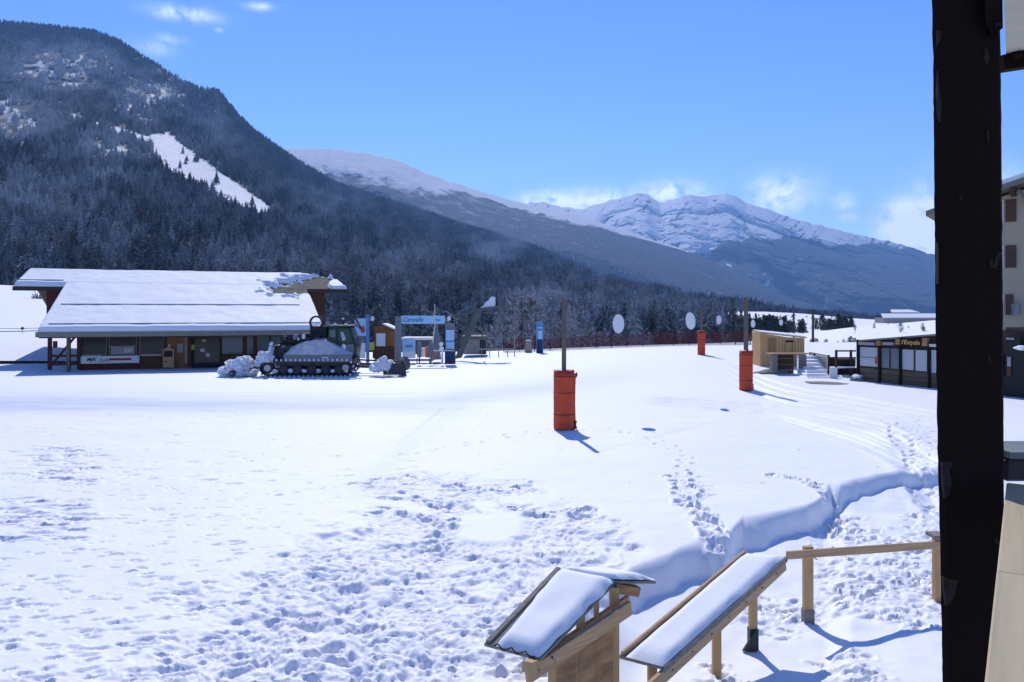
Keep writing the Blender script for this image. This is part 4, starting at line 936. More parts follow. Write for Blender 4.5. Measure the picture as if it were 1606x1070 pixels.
box_thing('orange_crate', 'orange plastic crate standing behind the turnstiles', 'crate', Fr(0,64,0), 672, None, [('body','orange_plastic',667,683,551,561,0,.5), ('lid','orange_plastic',667,676,544.5,551,.1,.4)])
box_thing('white_bin', 'white upright bin left of the orange crate', 'bin', Fr(0,65,0), 663.5, None, [('body','disc_white',660,667,547,560,0,.4), ('lid','snow_cap',659.5,667.5,545.8,547,-.03,.46)])
t = thing('snow_gun_stand', 'narrow white snow-capped stand beside the ticket counter of the portal', 'stand', (E1.s(694), 60.2, 0))
part(lambda m: m.cyl((0,0,0),(.02,0,1.3),.09,.07,8), 'column', M['white_paint'], t); part(lambda m: m.lump((-.08,0,1.5),(.16,.14,.16),2,.2), 'cap', M['snow_cap'], t); part(lambda m: m.lump((-.04,0,1.15),(.14,.12,.2),5,.3), 'snow_clump', M['snow_cap'], t)
t = thing('ground_rail', 'low dark rail lying along the snow under the portal', 'rail', (E1.s(665), 60.3, 0)); 
part(lambda m: m.box(E1.s(640)-E1.s(665),E1.s(698)-E1.s(665),0,.06,-.03,.05), 'bar', M['dark_metal'], t)
for a in (654.5, 674, 693.5): part(lambda m: m.cyl((E1.s(a)-E1.s(665),0,0),(E1.s(a)-E1.s(665),0,.45 if a < 690 else 1.2),.035,.035,6), 'stake', M['dark_metal'], t)
t = thing('aerial_mast', 'thin white leaning mast rising behind the blue name board', 'mast', W(674,540,64))
part(lambda m: m.cyl((0,0,-2),(.42,0,1.6),.05,.04,6), 'lower_pole', M['white_paint'], t); part(lambda m: m.cyl((.42,0,1.6),(.40,0,3.25),.035,.025,6), 'upper_pole', M['white_paint'], t)
t = thing('pylon_cone', 'slim grey tapering pylon standing behind the portal', 'pylon', (Fr(0,66,0).s(684), 66, 0))
part(lambda m: m.cyl((0,0,0),(0,0,3.2),.42,.12,8), 'shaft', M['grey_paint'], t); part(lambda m: m.box(-.3,.3,-.15,.15,2.9,3.0), 'crossbar', M['grey_paint'], t)
# low snow topped shed behind
box_thing('shed', 'low dark shed under a thin snowy roof seen through the portal', 'shed', Fr(0,70,0), 655, None, [('wall','olive_steel',631,676,534,556,0,2), ('roof_snow','snow_cap',629,677,529.5,533.5,-.3,2.6)])
# drive station with leaning beam
E4 = Fr(0, 67, 0); ls = thing('lift_station', 'grey steel ski lift return station on a leaning box beam with snow on top', 'ski lift', (E4.s(740), 67, 0)); lx = ls.location.x
l4 = lambda px: E4.s(px)-lx; w4 = lambda py: E4.z(0, py)
part(lambda m: m.hexa([(l4(713),-.3,w4(563)),(l4(724),-.3,w4(561)),(l4(724),.3,w4(561)),(l4(713),.3,w4(563)),(l4(745),-.3,w4(489)),(l4(756),-.3,w4(487)),(l4(756),.3,w4(487)),(l4(745),.3,w4(489))]), 'main_beam', M['olive_steel'], ls)
part(lambda m: m.beam((l4(714),.6,w4(548)),(l4(741),.6,w4(490)),.12,.14), 'side_strut', M['olive_steel'], ls)
part(lambda m: m.beam((l4(750),.7,w4(490)),(l4(757),.7,w4(533)),.10,.12), 'rear_leg', M['olive_steel'], ls)
part(lambda m: m.beam((l4(709),.0,w4(495)),(l4(742),.0,w4(490.5)),.3,.16), 'walkway', M['olive_steel'], ls)
part(lambda m: m.beam((l4(738),-.2,w4(488.5)),(l4(790),-.2,w4(480)),.7,.18), 'head_beam', M['olive_steel'], ls)
part(lambda m: m.beam((l4(740),-.1,w4(493)),(l4(792),-.1,w4(487)),.1,.08), 'lower_chord', M['olive_steel'], ls)
part(lambda m: m.prism([(l4(753),w4(483)),(l4(777),w4(480.5)),(l4(777),w4(466)),(l4(770),w4(465.5)),(l4(767),w4(471)),(l4(762),w4(474)),(l4(759),w4(479))], -.45, .2), 'snow_heap', M['snow_dirty'], ls)
part(lambda m: m.box(l4(750),l4(753),-.1,.1,w4(484),w4(462)), 'mast', M['dark_metal'], ls); part(lambda m: m.box(l4(777),l4(780),-.1,.1,w4(482),w4(457)), 'mast', M['dark_metal'], ls)
part(lambda m: (ringm(m, 0, 0, .3, .01),), 'hub', M['dark_metal'], ls)
box_thing('service_building', 'low brownish grey service building right of the leaning lift beam', 'building', Fr(0,74,0), 742, None, [('wall','beige',727,752,532,556,0,3), ('roof','olive_steel',724,760,527.5,532,-.4,4), ('side_wall','dark_metal',752,762,535,556,.4,2.4)])
t = thing('barrier', 'thin wooden barrier rail on short posts beyond the lift station', 'barrier', (Fr(0,72,0).s(782), 72, 0)); bxx = t.location.x
part(lambda m: m.box(Fr(0,72,0).s(752)-bxx, Fr(0,72,0).s(808)-bxx, -.04,.04,.52,.62), 'rail', M['beige'], t)
for a in (755, 768, 782, 796, 807): part(lambda m: m.box(Fr(0,72,0).s(a)-bxx-.04, Fr(0,72,0).s(a)-bxx+.04, .04,.1,-.3,.66 if a < 807 else 1.6), 'post', M['beige'], t)
t = thing('snow_cannon_cover', 'pale grey rounded cover standing on the snow crest', 'cover', (Fr(0,78,0).s(828), 78, gz(1.5,78)))
part(lambda m: m.prism([(-.35,-.3),(.42,-.3),(.32,1.1),(-.22,1.1)], -.3, .3), 'cover', M['beige'], t); part(lambda m: m.lump((.05,0,1.12),(.3,.3,.14),3,.1), 'snow', M['snow_dirty'], t)
box_thing('info_totem', 'dark information totem with white poster on the snow crest', 'sign', Fr(0,76,0), 846, None, [('frame','mid_blue',841,852,505,556,0,.3), ('poster','pale_blue',843.5,850.5,519,531.5,-.06,.05), ('head_stripe','pale_blue',843,851,513,515,-.06,.05), ('base','navy',842,851,533,556,-.05,.05)])
# dull red snow net on the crest
n0, n1, dn = Fr(0,80,0).s(790), Fr(0,80,0).s(1178), 80
nt_ = thing('snow_net', 'dull red safety net fence on posts along the far snow crest', 'fence', (n0, dn, 0))
m = MB()
nseg = 260
for i in range(nseg):
    x = (n1-n0)*i/nseg; z = gz(n0+x, dn); h_ = 1.25+.08*math.sin(x*.9)
    m.box(x, x+.035, -.01, .01, z-.1, z+h_)
    for k in range(9): zz = z+h_*(k+.5)/9; m.box(x, x+(n1-n0)/nseg, -.01, .01, zz, zz+.03)
no_ = m.build('net', M['net_red'], nt_); no_['kind'] = 'stuff'
for i in range(17):
    x = (n1-n0)*i/16; z = gz(n0+x, dn); part(lambda m: m.cyl((x,.05,z-.2),(x,.05,z+1.5),.035,.035,6), 'post', M['net_red'], nt_)
# second net line nearer the lift
# ------------------------------------------------------------------ poles with red pads, cable, discs
def pole(name, label, base, pw, ztop, pads, seed, rot=0, group='timber poles with red safety pads', padr=.35, padh=1.97):
    t = thing(name, label, 'pole', base, rot, group)
    part(lambda m: m.cyl((0,0,-.3),(0,0,ztop-base[2]),pw/2,pw/2*.9,10), 'post', M['timber_pole'], t)
    if pads:
        rnd = random.Random(seed); m = MB(); n = 16; nz = 8; vs_ = []
        for k in range(nz+1):
            for i in range(n):
                a = 2*math.pi*i/n; rr = padr*(1+.035*math.sin(a*2+seed)+.03*mn.noise(Vector((math.cos(a)*2, k*.6, seed))))
                vs_.append((rr*math.cos(a), rr*math.sin(a), .02+(padh-.02)*k/nz + (.03*rnd.random() if k == nz else 0)))
        fs_ = [(k*n+i, k*n+(i+1) % n, (k+1)*n+(i+1) % n, (k+1)*n+i) for k in range(nz) for i in range(n)]
        for k in range(n): vs_.append((pw*.55*math.cos(2*math.pi*k/n), pw*.55*math.sin(2*math.pi*k/n), padh-.03))
        fs_ += [(nz*n+i, nz*n+(i+1) % n, (nz+1)*n+(i+1) % n, (nz+1)*n+i) for i in range(n)]
        m.add(vs_, fs_); p = m.build('pad', M['pad'], t, smooth=True)
        # overlapping closing flap on the right with straps
        part(lambda m: m.prism([(padr*.62,.04),(padr*1.08,.06),(padr*1.04,.3),(padr*1.0,.9),(padr*1.02,1.4),(padr*1.06,padh*.93),(padr*.62,padh*.97)], -.16, -.10), 'flap', M['pad'], p)
        part(lambda m: (m.prism([(padr*.9,padh*.93),(padr*1.2,padh*.97),(padr*1.28,padh*.92),(padr*1.02,padh*.84)], -.12, -.06)), 'strap', M['net_red'], p)
        part(lambda m: (m.prism([(padr*.8,.0),(padr*1.18,.02),(padr*1.05,.16),(padr*1.15,.28),(padr*.9,.3)], -.2, -.1)), 'strap', M['net_red'], p)
        for k in (.25, .62, .9):
            part(lambda m: m.cyl((0,0,padh*k),(0,0,padh*k+.03),padr*1.035,padr*1.035,16,False), 'seam', M['net_red'], p)
        part(lambda m: m.lump((-padr*.45,-.05,padh-.0),(.12,.12,.045),seed,.2), 'snow_tuft', M['snow_cap'], p)
        part(lambda m: m.lump((.08,-.02,padh+.0),(.08,.1,.04),seed+2,.2), 'snow_tuft', M['snow_cap'], p)
    return t
b1 = G(884.5,671); b1.z = gz(b1.x, b1.y); pole('padded_pole', 'nearest timber pole wrapped in a big red pad, alone in the middle of the snow', b1, .17, 4.33, True, 1, 12)
d2 = 40.2; b2 = Vector(((1170-CX)/F*d2, d2, gz((1170-CX)/F*d2, d2))); pole('padded_pole', 'timber pole with red pad standing just left of the yellow hut', b2, .24, W(0,466,d2).z, True, 2, 40, padr=.335)
d3 = 65.0; b3 = Vector(((1100-CX)/F*d3, d3, gz((1100-CX)/F*d3, d3))); pole('padded_pole', 'farthest timber pole with small red pad near the snow crest', b3, .24, W(0,483,d3).z, True, 3, 70, padr=.31, padh=1.95)
d4 = 92.0; b4 = Vector(((1275-CX)/F*d4, d4, gz((1275-CX)/F*d4, d4)-.3)); t4 = thing('timber_pole', 'thin dark bare pole behind the yellow hut against the far field', 'pole', b4)
part(lambda m: m.cyl((0,0,-.5),(0,0,W(0,486,d4).z-b4.z),.16,.12,8), 'post', M['dark_wood'], t4); part(lambda m: m.box(-.3,.3,-.06,.06,W(0,488,d4).z-b4.z,W(0,487,d4).z-b4.z+.05), 'crosspiece', M['dark_wood'], t4)
d5 = 120; t5 = thing('timber_pole', 'short distant pole between dark trees left of the thin bare pole', 'pole', W(1245,521,d5))
part(lambda m: m.cyl((0,0,-1.5),(0,0,2.9),.15,.12,8), 'post', M['dark_wood'], t5); part(lambda m: m.box(-.35,.35,-.06,.06,2.5,2.62), 'crosspiece', M['dark_wood'], t5)
def top(b, z): return Vector((b.x, b.y, z))
T1, T2, T3, T4 = top(b1, 4.24), top(b2, W(0,467,d2).z-.1), top(b3, W(0,484,d3).z), top(b4, W(0,487,d4).z)
wire(T1, T2, .12, .006, 'cable', 'thin cable from the nearest padded pole to the one by the yellow hut', 'cable')
wire(T2, T3, .15, .006, 'cable', 'thin cable between the pole by the hut and the farthest padded pole', 'cable')
wire(T3, T4, .15, .006, 'cable', 'thin cable from the farthest padded pole towards the bare pole', 'cable')
def disc(label, px, py, d, w, h, tilt, cab):
    p = W(px, py, d); t = thing('disc_marker', label, 'disc', p, 0, 'white disc markers hung from the cable between poles')
    t.rotation_euler = (0, R(tilt), R(8))
    def f(m):
        n = 24; m.add([(w/2*math.cos(2*math.pi*i/n), -.02, h/2*math.sin(2*math.pi*i/n)) for i in range(n)]+[(w/2*math.cos(2*math.pi*i/n), .02, h/2*math.sin(2*math.pi*i/n)) for i in range(n)],
              [tuple(range(n)), tuple(range(2*n-1,n-1,-1))]+[(i, n+i, n+(i+1)%n, (i+1)%n) for i in range(n)])
    part(f, 'plate', M['disc_white'], t)
    k = (p.y-cab[0].y)/(cab[1].y-cab[0].y); zc = cab[0].lerp(cab[1], k).z - .1
    part(lambda m: m.cyl((0,0,h/2-.02),(0,0,zc-p.z),.008,.008,5), 'hanger', M['steel'], t)
disc('largest white disc hanging right of the nearest padded pole', 970, 508, 30.5, .44, .73, 0, (T1,T2))
disc('slightly tilted white disc hanging left of the farthest padded pole', 1083, 503.5, 35.8, .44, .77, -6, (T1,T2))
disc('small white disc between the two right padded poles', 1127.5, 502, 52, .33, .58, 0, (T2,T3))
disc('tiny white disc just right of the pole by the yellow hut', 1181, 508, 75, .42, .72, 0, (T3,T4))
disc('faintest white disc farthest right over the yellow hut', 1225, 506, 80, .4, .6, 0, (T3,T4))

# ------------------------------------------------------------------ yellow hut, ramp, terrace, restaurant
YH = Fr(0, 55, 0); hut = thing('plank_hut', 'new yellow plank hut with thin snow on its flat sloping roof', 'hut', (YH.s(1228), 55, 0)); yx = hut.location.x
y4 = lambda px, D=0: YH.s(px, D)-yx; yz = lambda py, D=0: YH.z(0, py, D)
np_ = 14; rnd = random.Random(8)
zt = lambda px: yz(np.interp(px, [1193,1235,1262], [522.5,529,530.5]))
part(lambda m: m.box(y4(1194), y4(1261.5), .04, 1.9, -.2, yz(531)), 'core', M['hut_wood'], hut)
for i in range(np_):
    a, b_ = 1193+69*i/np_, 1193+69*(i+1)/np_-.35
    c = part(lambda m: m.hexa([(y4(a),-rnd.uniform(0,.015),-.2),(y4(b_),0,-.2),(y4(b_),.04,-.2),(y4(a),.04,-.2),(y4(a),-rnd.uniform(0,.015),zt(a)),(y4(b_),0,zt(b_)),(y4(b_),.04,zt(b_)),(y4(a),.04,zt(a))]), 'plank', M['hut_wood'], hut)
for i in range(6):
    y0, y1 = .04+1.86*i/6, .04+1.86*(i+1)/6-.02
    part(lambda m: m.box(y4(1193)-.03, y4(1193), y0, y1, -.2, zt(1193)+.02*i), 'plank', M['hut_wood'], hut)
dr_ = part(lambda m: (m.box(y4(1203),y4(1204.2),-.05,-.01,yz(555),yz(530.5)), m.box(y4(1216),y4(1217.2),-.05,-.01,yz(555),yz(530.5)), m.box(y4(1203),y4(1217.2),-.045,-.01,yz(530.5),yz(529.3)), m.box(y4(1203),y4(1217.2),-.045,-.01,yz(555.5),yz(554.3))), 'door', M['pale_wood'], hut)
part(lambda m: m.box(y4(1204.5),y4(1215.8),-.03,-.02,yz(554),yz(530.8)), 'leaf', M['ply_wood'], dr_)
part(lambda m: m.box(y4(1232),y4(1244),-.04,-.02,yz(537),yz(534)), 'vent', M['dark'], hut)
part(lambda m: (m.box(y4(1230.5),y4(1231.5),-.04,-.01,yz(556),yz(538)), m.box(y4(1242),y4(1243),-.04,-.01,yz(556),yz(538))), 'hatch_frame', M['ply_wood'], hut)
def roofp(m, t0, t1, ov=.0):
    P4 = [(y4(1180,1.9)-ov, 1.95, yz(519.5,1.9)), (y4(1262)+.25+ov, 1.95, yz(529,1.9)+.12), (y4(1264)+ov, -.12, yz(530.3)), (y4(1192.5)-ov, -.12, yz(522.3))]
    m.hexa([(a,b,c+t0) for a,b,c in P4]+[(a,b,c+t1) for a,b,c in P4])
yr = part(lambda m: roofp(m, -.02, .05, .02), 'roof', M['hut_wood'], hut)
part(lambda m: roofp(m, .053, .12, -.06), 'roof_snow', M['snow_cap'], yr)
part(lambda m: m.beam((y4(1181,1.5),1.5,yz(528,1.5)),(y4(1176,1.5),1.5,yz(533,1.5)),.05,.05), 'bracket', M['grey_wood'], hut)
# crate box below
CB = Fr(0, 49.6, 0); cb = thing('timber_bin', 'weathered open timber bin with pale top edge in front of the yellow hut', 'bin', (CB.s(1235), 49.6, 0)); cx = cb.location.x
c4 = lambda px, D=0: CB.s(px, D)-cx; cz = lambda py, D=0: CB.z(0, py, D)
for k in range(4): part(lambda m: m.box(c4(1219), c4(1250), .6, .66, -.1+k*.37, .25+k*.37), 'plank', M['dark_wood'], cb)
for k in range(3): part(lambda m: m.box(c4(1211+k*3), c4(1213.7+k*3), .0+.01*k, .5, -.1, cz(557)), 'plank', M['grey_wood'], cb)  # lighter than the front planks: the lit left face is put into the wood colour
part(lambda m: m.box(c4(1207), c4(1252), -.02, .8, cz(556), cz(554.2)), 'top_board', M['pine_wood'], cb)
part(lambda m: m.box(c4(1252), c4(1264), -.1, -.03, -.2, cz(556)), 'side_panel', M['grey_wood'], cb)
part(lambda m: m.beam((c4(1254),-.14,cz(566)),(c4(1263),-.14,cz(576)),.05,.12,(0,1,0)), 'brace', M['grey_wood'], cb)
part(lambda m: m.box(c4(1250), c4(1270), -.12, .6, cz(555.6), cz(554)), 'top_board', M['pine_wood'], cb)
bb = MB(); bb.lump((c4(1213)+cx, 50.2, .05), (1.1,.9,.35), 3, .25, 20, 10); bm_ = bb.build('bare_ground_patch', M['ground_bare']); bm_.location.z = -.12; tag(bm_, kind='structure')
gp = MB(); gp.lump((0,0,0), (1.0,.9,.05), 8, .25, 24, 6); gpo = gp.build('bare_ground_patch', M['ground_bare']); gpo.location = G(1292,601.5); gpo.location.z = gz(gpo.location.x, gpo.location.y)+.0; tag(gpo, kind='structure')
# snowy steps
st = thing('ramp_steps', 'wide snow covered steps climbing between timber bin and grey panel rail', 'steps', (0,0,0))
for k in range(7):
    f = k/6; y_ = 592-33*f; z_ = .08+.95*f; p = Vector(((1266+ (1263-1266)*f-CX)/F, 0, 0))
    d = (CH-z_)*F/(y_-HY); xl, xr = (1266-3*f-CX)/F*d, (1304-22*f-CX)/F*d
    m = MB(); m.box(xl, xr, d, d+1.6, -.2, z_); o = m.build('step', M['snow_cap'], st, bevel=.05)
pr = thing('panel_railing', 'grey sheet panel railing between dark posts running up beside the snowy steps', 'railing', (0,0,0))
def quadpanel(nm, mt, a, b, c, d_, dA, dB, par, th=.04):
    """a..d_: picture corners bottom-left, bottom-right, top-right, top-left ; dA left depth, dB right depth"""
    p = [W(*a,dA), W(*b,dB), W(*c,dB), W(*d_,dA)]; m = MB(); off = Vector((0,th,0)); m.hexa([*p]+[q+off for q in p]); return m.build(nm, mt, par)
quadpanel('panel', M['steel'], (1279,572), (1297,580), (1297,560), (1279,556.5), 53.0, 49.5, pr)
quadpanel('panel', M['steel'], (1271,563), (1277,568), (1277,556), (1271,553.5), 56, 54.5, pr)
for (a, y0, y1, d) in ((1270.5,553,570,56.5),(1277.5,555,574,53.5),(1299.5,557,597,49)):
    part(lambda m: m.beam(W(a,y1,d), W(a,y0,d), .12,.12), 'post', M['dark_wood'], pr)
part(lambda m: m.beam(W(1270,553,56.5), W(1300,559,49), .1,.08), 'handrail', M['grey_wood'], pr)
part(lambda m: m.beam(W(1278,573,53.5), W(1298,597,49), .1,.3), 'stringer', M['dark_wood'], pr)
tr = thing('terrace', 'dark timber terrace with open rails and snow on its edge, left end of the restaurant', 'terrace', (0,0,0))
part(lambda m: m.beam(W(1311,550.5,48.5), W(1342,550.5,48.5), .1,.09), 'top_rail', M['dark_wood'], tr)
part(lambda m: m.beam(W(1311,561.5,48.5), W(1342,561.5,48.5), .1,.1), 'middle_rail', M['dark_wood'], tr)
part(lambda m: m.hexa([W(1312,575,48.6),W(1342,575,48.6),W(1342,575,48.7),W(1312,575,48.7),W(1312,563,48.6),W(1342,563,48.6),W(1342,563,48.7),W(1312,563,48.7)]), 'rail_panel', M['dark_metal'], tr)
for a in (1311.5, 1334.5): part(lambda m: m.beam(W(a,598,48.4), W(a,549,48.4), .12,.12), 'post', M['dark_wood'], tr)
part(lambda m: m.hexa([W(1314,578,48.2),W(1341,577,48.2),W(1341,577,49.6),W(1314,578,49.6),W(1314,575.5,48.2),W(1341,574.5,48.2),W(1341,574.5,49.6),W(1314,575.5,49.6)]), 'edge_snow', M['snow_cap'], tr)
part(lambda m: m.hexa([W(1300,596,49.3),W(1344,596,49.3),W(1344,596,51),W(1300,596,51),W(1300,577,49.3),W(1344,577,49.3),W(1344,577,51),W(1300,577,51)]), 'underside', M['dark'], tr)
part(lambda m: m.hexa([W(1298,575,50.5),W(1312,575,50.5),W(1312,575,50.6),W(1298,575,50.6),W(1298,560,50.5),W(1312,560,50.5),W(1312,560,50.6),W(1298,560,50.6)]), 'end_panel', M['brown_wall'], tr)
box_thing('white_board', 'white upright board leaning at the terrace foot', 'board', Fr(0,46.8,0), 1307, None, [('board','disc_white',1301.3,1313.5,576.5,598,0,.06), ('frame','grey_wood',1300.7,1314,597.5,598.6,-.02,.1)])
box_thing('white_bench', 'low white bench box right of the upright white board', 'bench', Fr(0,47.2,0), 1325, None, [('seat','disc_white',1315,1335,592.5,597,0,.5), ('leg','grey_wood',1316,1317,597,599,.05,.1), ('leg','grey_wood',1333,1334,597,599,.05,.1)])
rk = MB(); rk.lump((0,0,.0), (.42,.35,.34), 4, .2, 16, 10); tro = thing('boulder', 'grey boulder with a snow cap at the restaurant corner', 'rock', G(1346,598)); rk.build('stone', M['grey_paint'], tro)
part(lambda m: m.lump((-.05,0,.27),(.33,.3,.12),6,.2), 'snow_cap', M['snow_cap'], tro)
sb = thing('buried_table', 'low table buried under a slab of snow before the restaurant glazing', 'table', G(1398,600)); part(lambda m: m.lump((0,0,.16),(.55,.5,.09),3,.15,20,8), 'snow_slab', M['snow_cap'], sb); part(lambda m: m.box(-.5,.5,-.4,.4,.0,.1), 'tabletop', M['grey_wood'], sb)
sl = thing('red_sledge', 'small dark red sledge with snow in front of the restaurant wall', 'sledge', G(1468,607)); part(lambda m: m.box(-.5,.4,-.2,.2,.08,.16), 'deck', M['red_print'], sl, bevel=.03); part(lambda m: m.lump((.1,0,.2),(.35,.2,.07),2,.2), 'snow', M['snow_cap'], sl)
for q in (-.16,.16): part(lambda m: m.box(-.5,.45,q-.02,q+.02,0,.08), 'runner', M['red_print'], sl)

RS = Fr(19.6, 45.6, -65.4)
rs = thing('restaurant', 'low dark timber restaurant with gold lettering and a row of tall windows', 'restaurant', (RS.ox, RS.oy, 0), -65.4)
def rq(name, mt, a, b, c, d, D=0, th=.06, parent=None, **k): return fpart(name, mt, parent or rs, RS, a, b, c, d, D, th, **k)
rs_ = RS.s
zc_ = lambda px, py: RS.z(px, py)
part(lambda m: m.prism([(rs_(1341.5),-.2),(12.2,-.2),(12.2,.9),(rs_(1341.5),.9)], .10, 5), 'wall', M['dark_wood'], rs)
part(lambda m: m.prism([(rs_(1341.5),1.9),(12.2,1.9),(12.2,zc_(1580,514)+.15),(rs_(1341.5),zc_(1342,536))], .12, 5), 'upper_wall', M['dark_wood'], rs)
part(lambda m: m.prism([(rs_(1341.5)+.1,.9),(12.2,.9),(12.2,1.9),(rs_(1341.5)+.1,1.9)], .6, 5), 'back_wall', M['dark'], rs)
# sloping roof edge board
part(lambda m: m.prism([(rs_(1338),zc_(1338,536.5)),(12.2,zc_(1580,514.5)+.2),(12.2,zc_(1580,513)+.2+.06),(rs_(1338),zc_(1338,534.2))], -.15, 5.1), 'roof', M['grey_wood'], rs)
cols = [1344, 1377, 1380.2, 1396, 1411, 1434.6, 1456, 1481, 1506, 1530, 1556, 1580, 1606]
wins = [(1348.5,1376,545,574.5,'glass_pale'), (1382,1394.5,546.5,577,'glass_mid'), (1397.5,1409.5,547,578.5,'glass_mid'), (1414,1432.5,548.5,580,'glass_pale'), (1436,1453.5,549.5,582,'glass_pale'), (1459.5,1482,549.5,585.5,'glass_pale'), (1488,1508,551,588,'glass_mid'), (1512,1532,552,590,'glass_pale'), (1538,1556,553,592,'glass_pale')]
for (a, b_, c, d_, g) in wins:
    w_ = rq('window', M['dark_wood'], a-1.6, b_+1.6, c-1.6, d_+1.8, -.02, .08)
    rq('pane', M[g], a, b_, c, d_, -.05, .03, w_)
rq('glazing_bar', M['grey_wood'], 1348.5, 1376, 560.5, 561.5, -.08, .03); rq('pink_poster', M['orange_wall'], 1372, 1377, 560, 571, -.08, .02)
def rbox(nm, mt, px0, px1, z0, z1, D, th): return part(lambda m: m.box(rs_(px0,D), rs_(px1,D), D, D+th, z0, z1), nm, mt, rs)
for a in (1344.5, 1378.6, 1411.2, 1456.5, 1486, 1510, 1535, 1560, 1578): rbox('post', M['black_wood'], a-1.4, a+1.4, -.1, 2.35, -.16, .12)
for i, (a, b_) in enumerate(((1346,1377.3),(1380,1410),(1413,1455),(1458,1484.5),(1487.5,1508.5),(1511.5,1533.5),(1536.5,1558.5))):
    for k in range(3): rbox('cladding_board', M['clad_wood'], a, b_, -.08+.29*k, .19+.29*k, -.07+.012*k, .1)
rq('blind_roll', M['grey_print'], 1346, 1371, 536.8, 541.5, -.2, .14); rq('blind_roll', M['grey_print'], 1384, 1400, 537, 541.4, -.2, .14)
rq('blind_roll', M['paper'], 1457, 1480, 540, 544.5, -.2, .14)
sgn = rq('sign_board', M['black_wood'], 1412, 1446, 530.2, 543.8, -.2, .06)
lettering("l'Estyale", 'lettering', M['gold_print'], sgn, (rs_(1414,-.21), -.215, RS.z(1414,542.2,-.21)), rs_(1443,-.21)-rs_(1414,-.21), .33, shear=.2)
rq('carved_corbel', M['ply_wood'], 1374, 1381, 534.5, 542, -.2, .2); rq('carved_corbel', M['ply_wood'], 1404, 1411, 532, 541, -.2, .2); rq('carved_corbel', M['ply_wood'], 1446, 1454, 530, 543, -.2, .2)
# parts seen right of the dark balcony post
rq('eaves_beam', M['dark_wood'], 1577, 1612, 513.5, 518.5, -.5, .3); rq('shop_sign', M['dark'], 1578, 1600, 529, 549, -.4, .1)
rbox('white_sign_edge', M['grey_print'], 1578, 1590, RS.z(1584,533,-.45), RS.z(1584,530,-.45), -.45, .04)
part(lambda m: m.lump((rs_(1604,-.9), -.9, RS.z(1604,546,-.9)), (.3,.4,.12), 5, .2), 'awning_snow', M['snow_cap'], rs)
rbox('dark_opening', M['dark'], 1577, 1640, -.1, 2.3, -.35, .1)
rbox('notice', M['grey_print'], 1579.5, 1585, RS.z(1582,575,-.42), RS.z(1582,560,-.42), -.42, .03)
rbox('notice', M['brown_wall'], 1579.5, 1585, RS.z(1582,590,-.42), RS.z(1582,577,-.42), -.42, .03)

# ------------------------------------------------------------------ trees one can tell apart
def tree_proto(kind, seed, hgt):
    t = thing('frosted_tree' if kind == 'f' else 'dark_pine', '', 'tree')
    if kind == 'f':
        mb = tree_mesh_bare(seed, 60, 9, .30, .009); crown = MB(); crown.v = [(x*hgt, y*hgt, z*hgt) for x, y, z in mb.v[10:]]; crown.f = [tuple(i-10 for i in f) for f in mb.f if min(f) >= 10]
        crown.build('crown', M['frost_twigs'], t); part(lambda m: m.cyl((0,0,-.5),(0,0,hgt*.85),.022*hgt,.006*hgt,6), 'trunk', M['bark'], t)
    else:
        rnd = random.Random(seed); crown = MB()
        for k in range(420):
            a = rnd.uniform(0, 6.28); z = rnd.uniform(.04, 1.0)**1.2; r = (.24*(1.05-z)**.7 if kind == 'c' else .36*(1.04-z)**.5*(1+.3*math.sin(z*9+a*2)))*hgt*rnd.uniform(.3, 1.1)
            c = Vector((r*math.cos(a), r*math.sin(a), z*hgt)); u = Vector((rnd.uniform(-1,1), rnd.uniform(-1,1), rnd.uniform(-.6,.3))).normalized()*hgt*.055; w = Vector((rnd.uniform(-1,1), rnd.uniform(-1,1), rnd.uniform(-1,1))).normalized()*hgt*.03
            crown.add([c-u, c+w, c+u, c-w], [(0,1,2,3)])
        crown.build('crown', M['dark_needles'], t); part(lambda m: m.cyl((0,0,-.5),(0,0,hgt*.8),.02*hgt,.006*hgt,6), 'trunk', M['bark'], t)
    return t
protos = {'f': [tree_proto('f', 3+i, 7.0) for i in range(3)], 'c': [tree_proto('c', 7+i, 8.0) for i in range(2)], 'r': [tree_proto('r', 11+i, 6.0) for i in range(2)]}
used_p = set()
def put_tree(kind, px, py, d, hpx, label, group, rnd):
    pr_ = rnd.choice(protos[kind]); base_h_ = {'f': 7.0, 'c': 8.0, 'r': 6.0}[kind]
    o = pr_ if id(pr_) not in used_p else copy_tree(pr_); used_p.add(id(pr_))
    h = hpx/F*d; o.location = W(px, py, d); o.scale = (h/base_h_,)*3; o.rotation_euler = (0, 0, rnd.uniform(0, 6.28))
    tag(o, label, 'tree', group); return o
rnd = random.Random(21)
FT = sorted([(775,557,62),(790,559,80),(803,560,105),(818,562,118),(833,562,112),(848,562,98),(862,563,85),(880,562,76),(900,562,66),(922,560,62),(946,560,56),(757,556,55),(740,556,52),(812,561,84),(841,563,84),(870,562,70),(968,558,48),(992,558,44)])
ORD = ['leftmost','second from the left','third from the left','fourth from the left','fifth from the left','sixth from the left','seventh from the left','eighth from the left','ninth from the left',
       'ninth from the right','eighth from the right','seventh from the right','sixth from the right','fifth from the right','fourth from the right','third from the right','second from the right','rightmost']
for (px, py, h), od in zip(FT, ORD):
    put_tree('f', px+rnd.uniform(-1,1), py+6, rnd.uniform(150,200), h*rnd.uniform(.92,1.08), 'frosted bare tree, %s of the pale clump behind the snow crest' % od, 'frosted bare trees behind the snow crest', rnd)
for i in range(26):
    px = rnd.uniform(1010, 1165); put_tree(rnd.choice('frc'), px, 556, rnd.uniform(170,230), rnd.uniform(26,44), 'dark grey tree in the low belt behind the red net, left of the yellow hut', 'trees in the belt behind the red net', rnd)
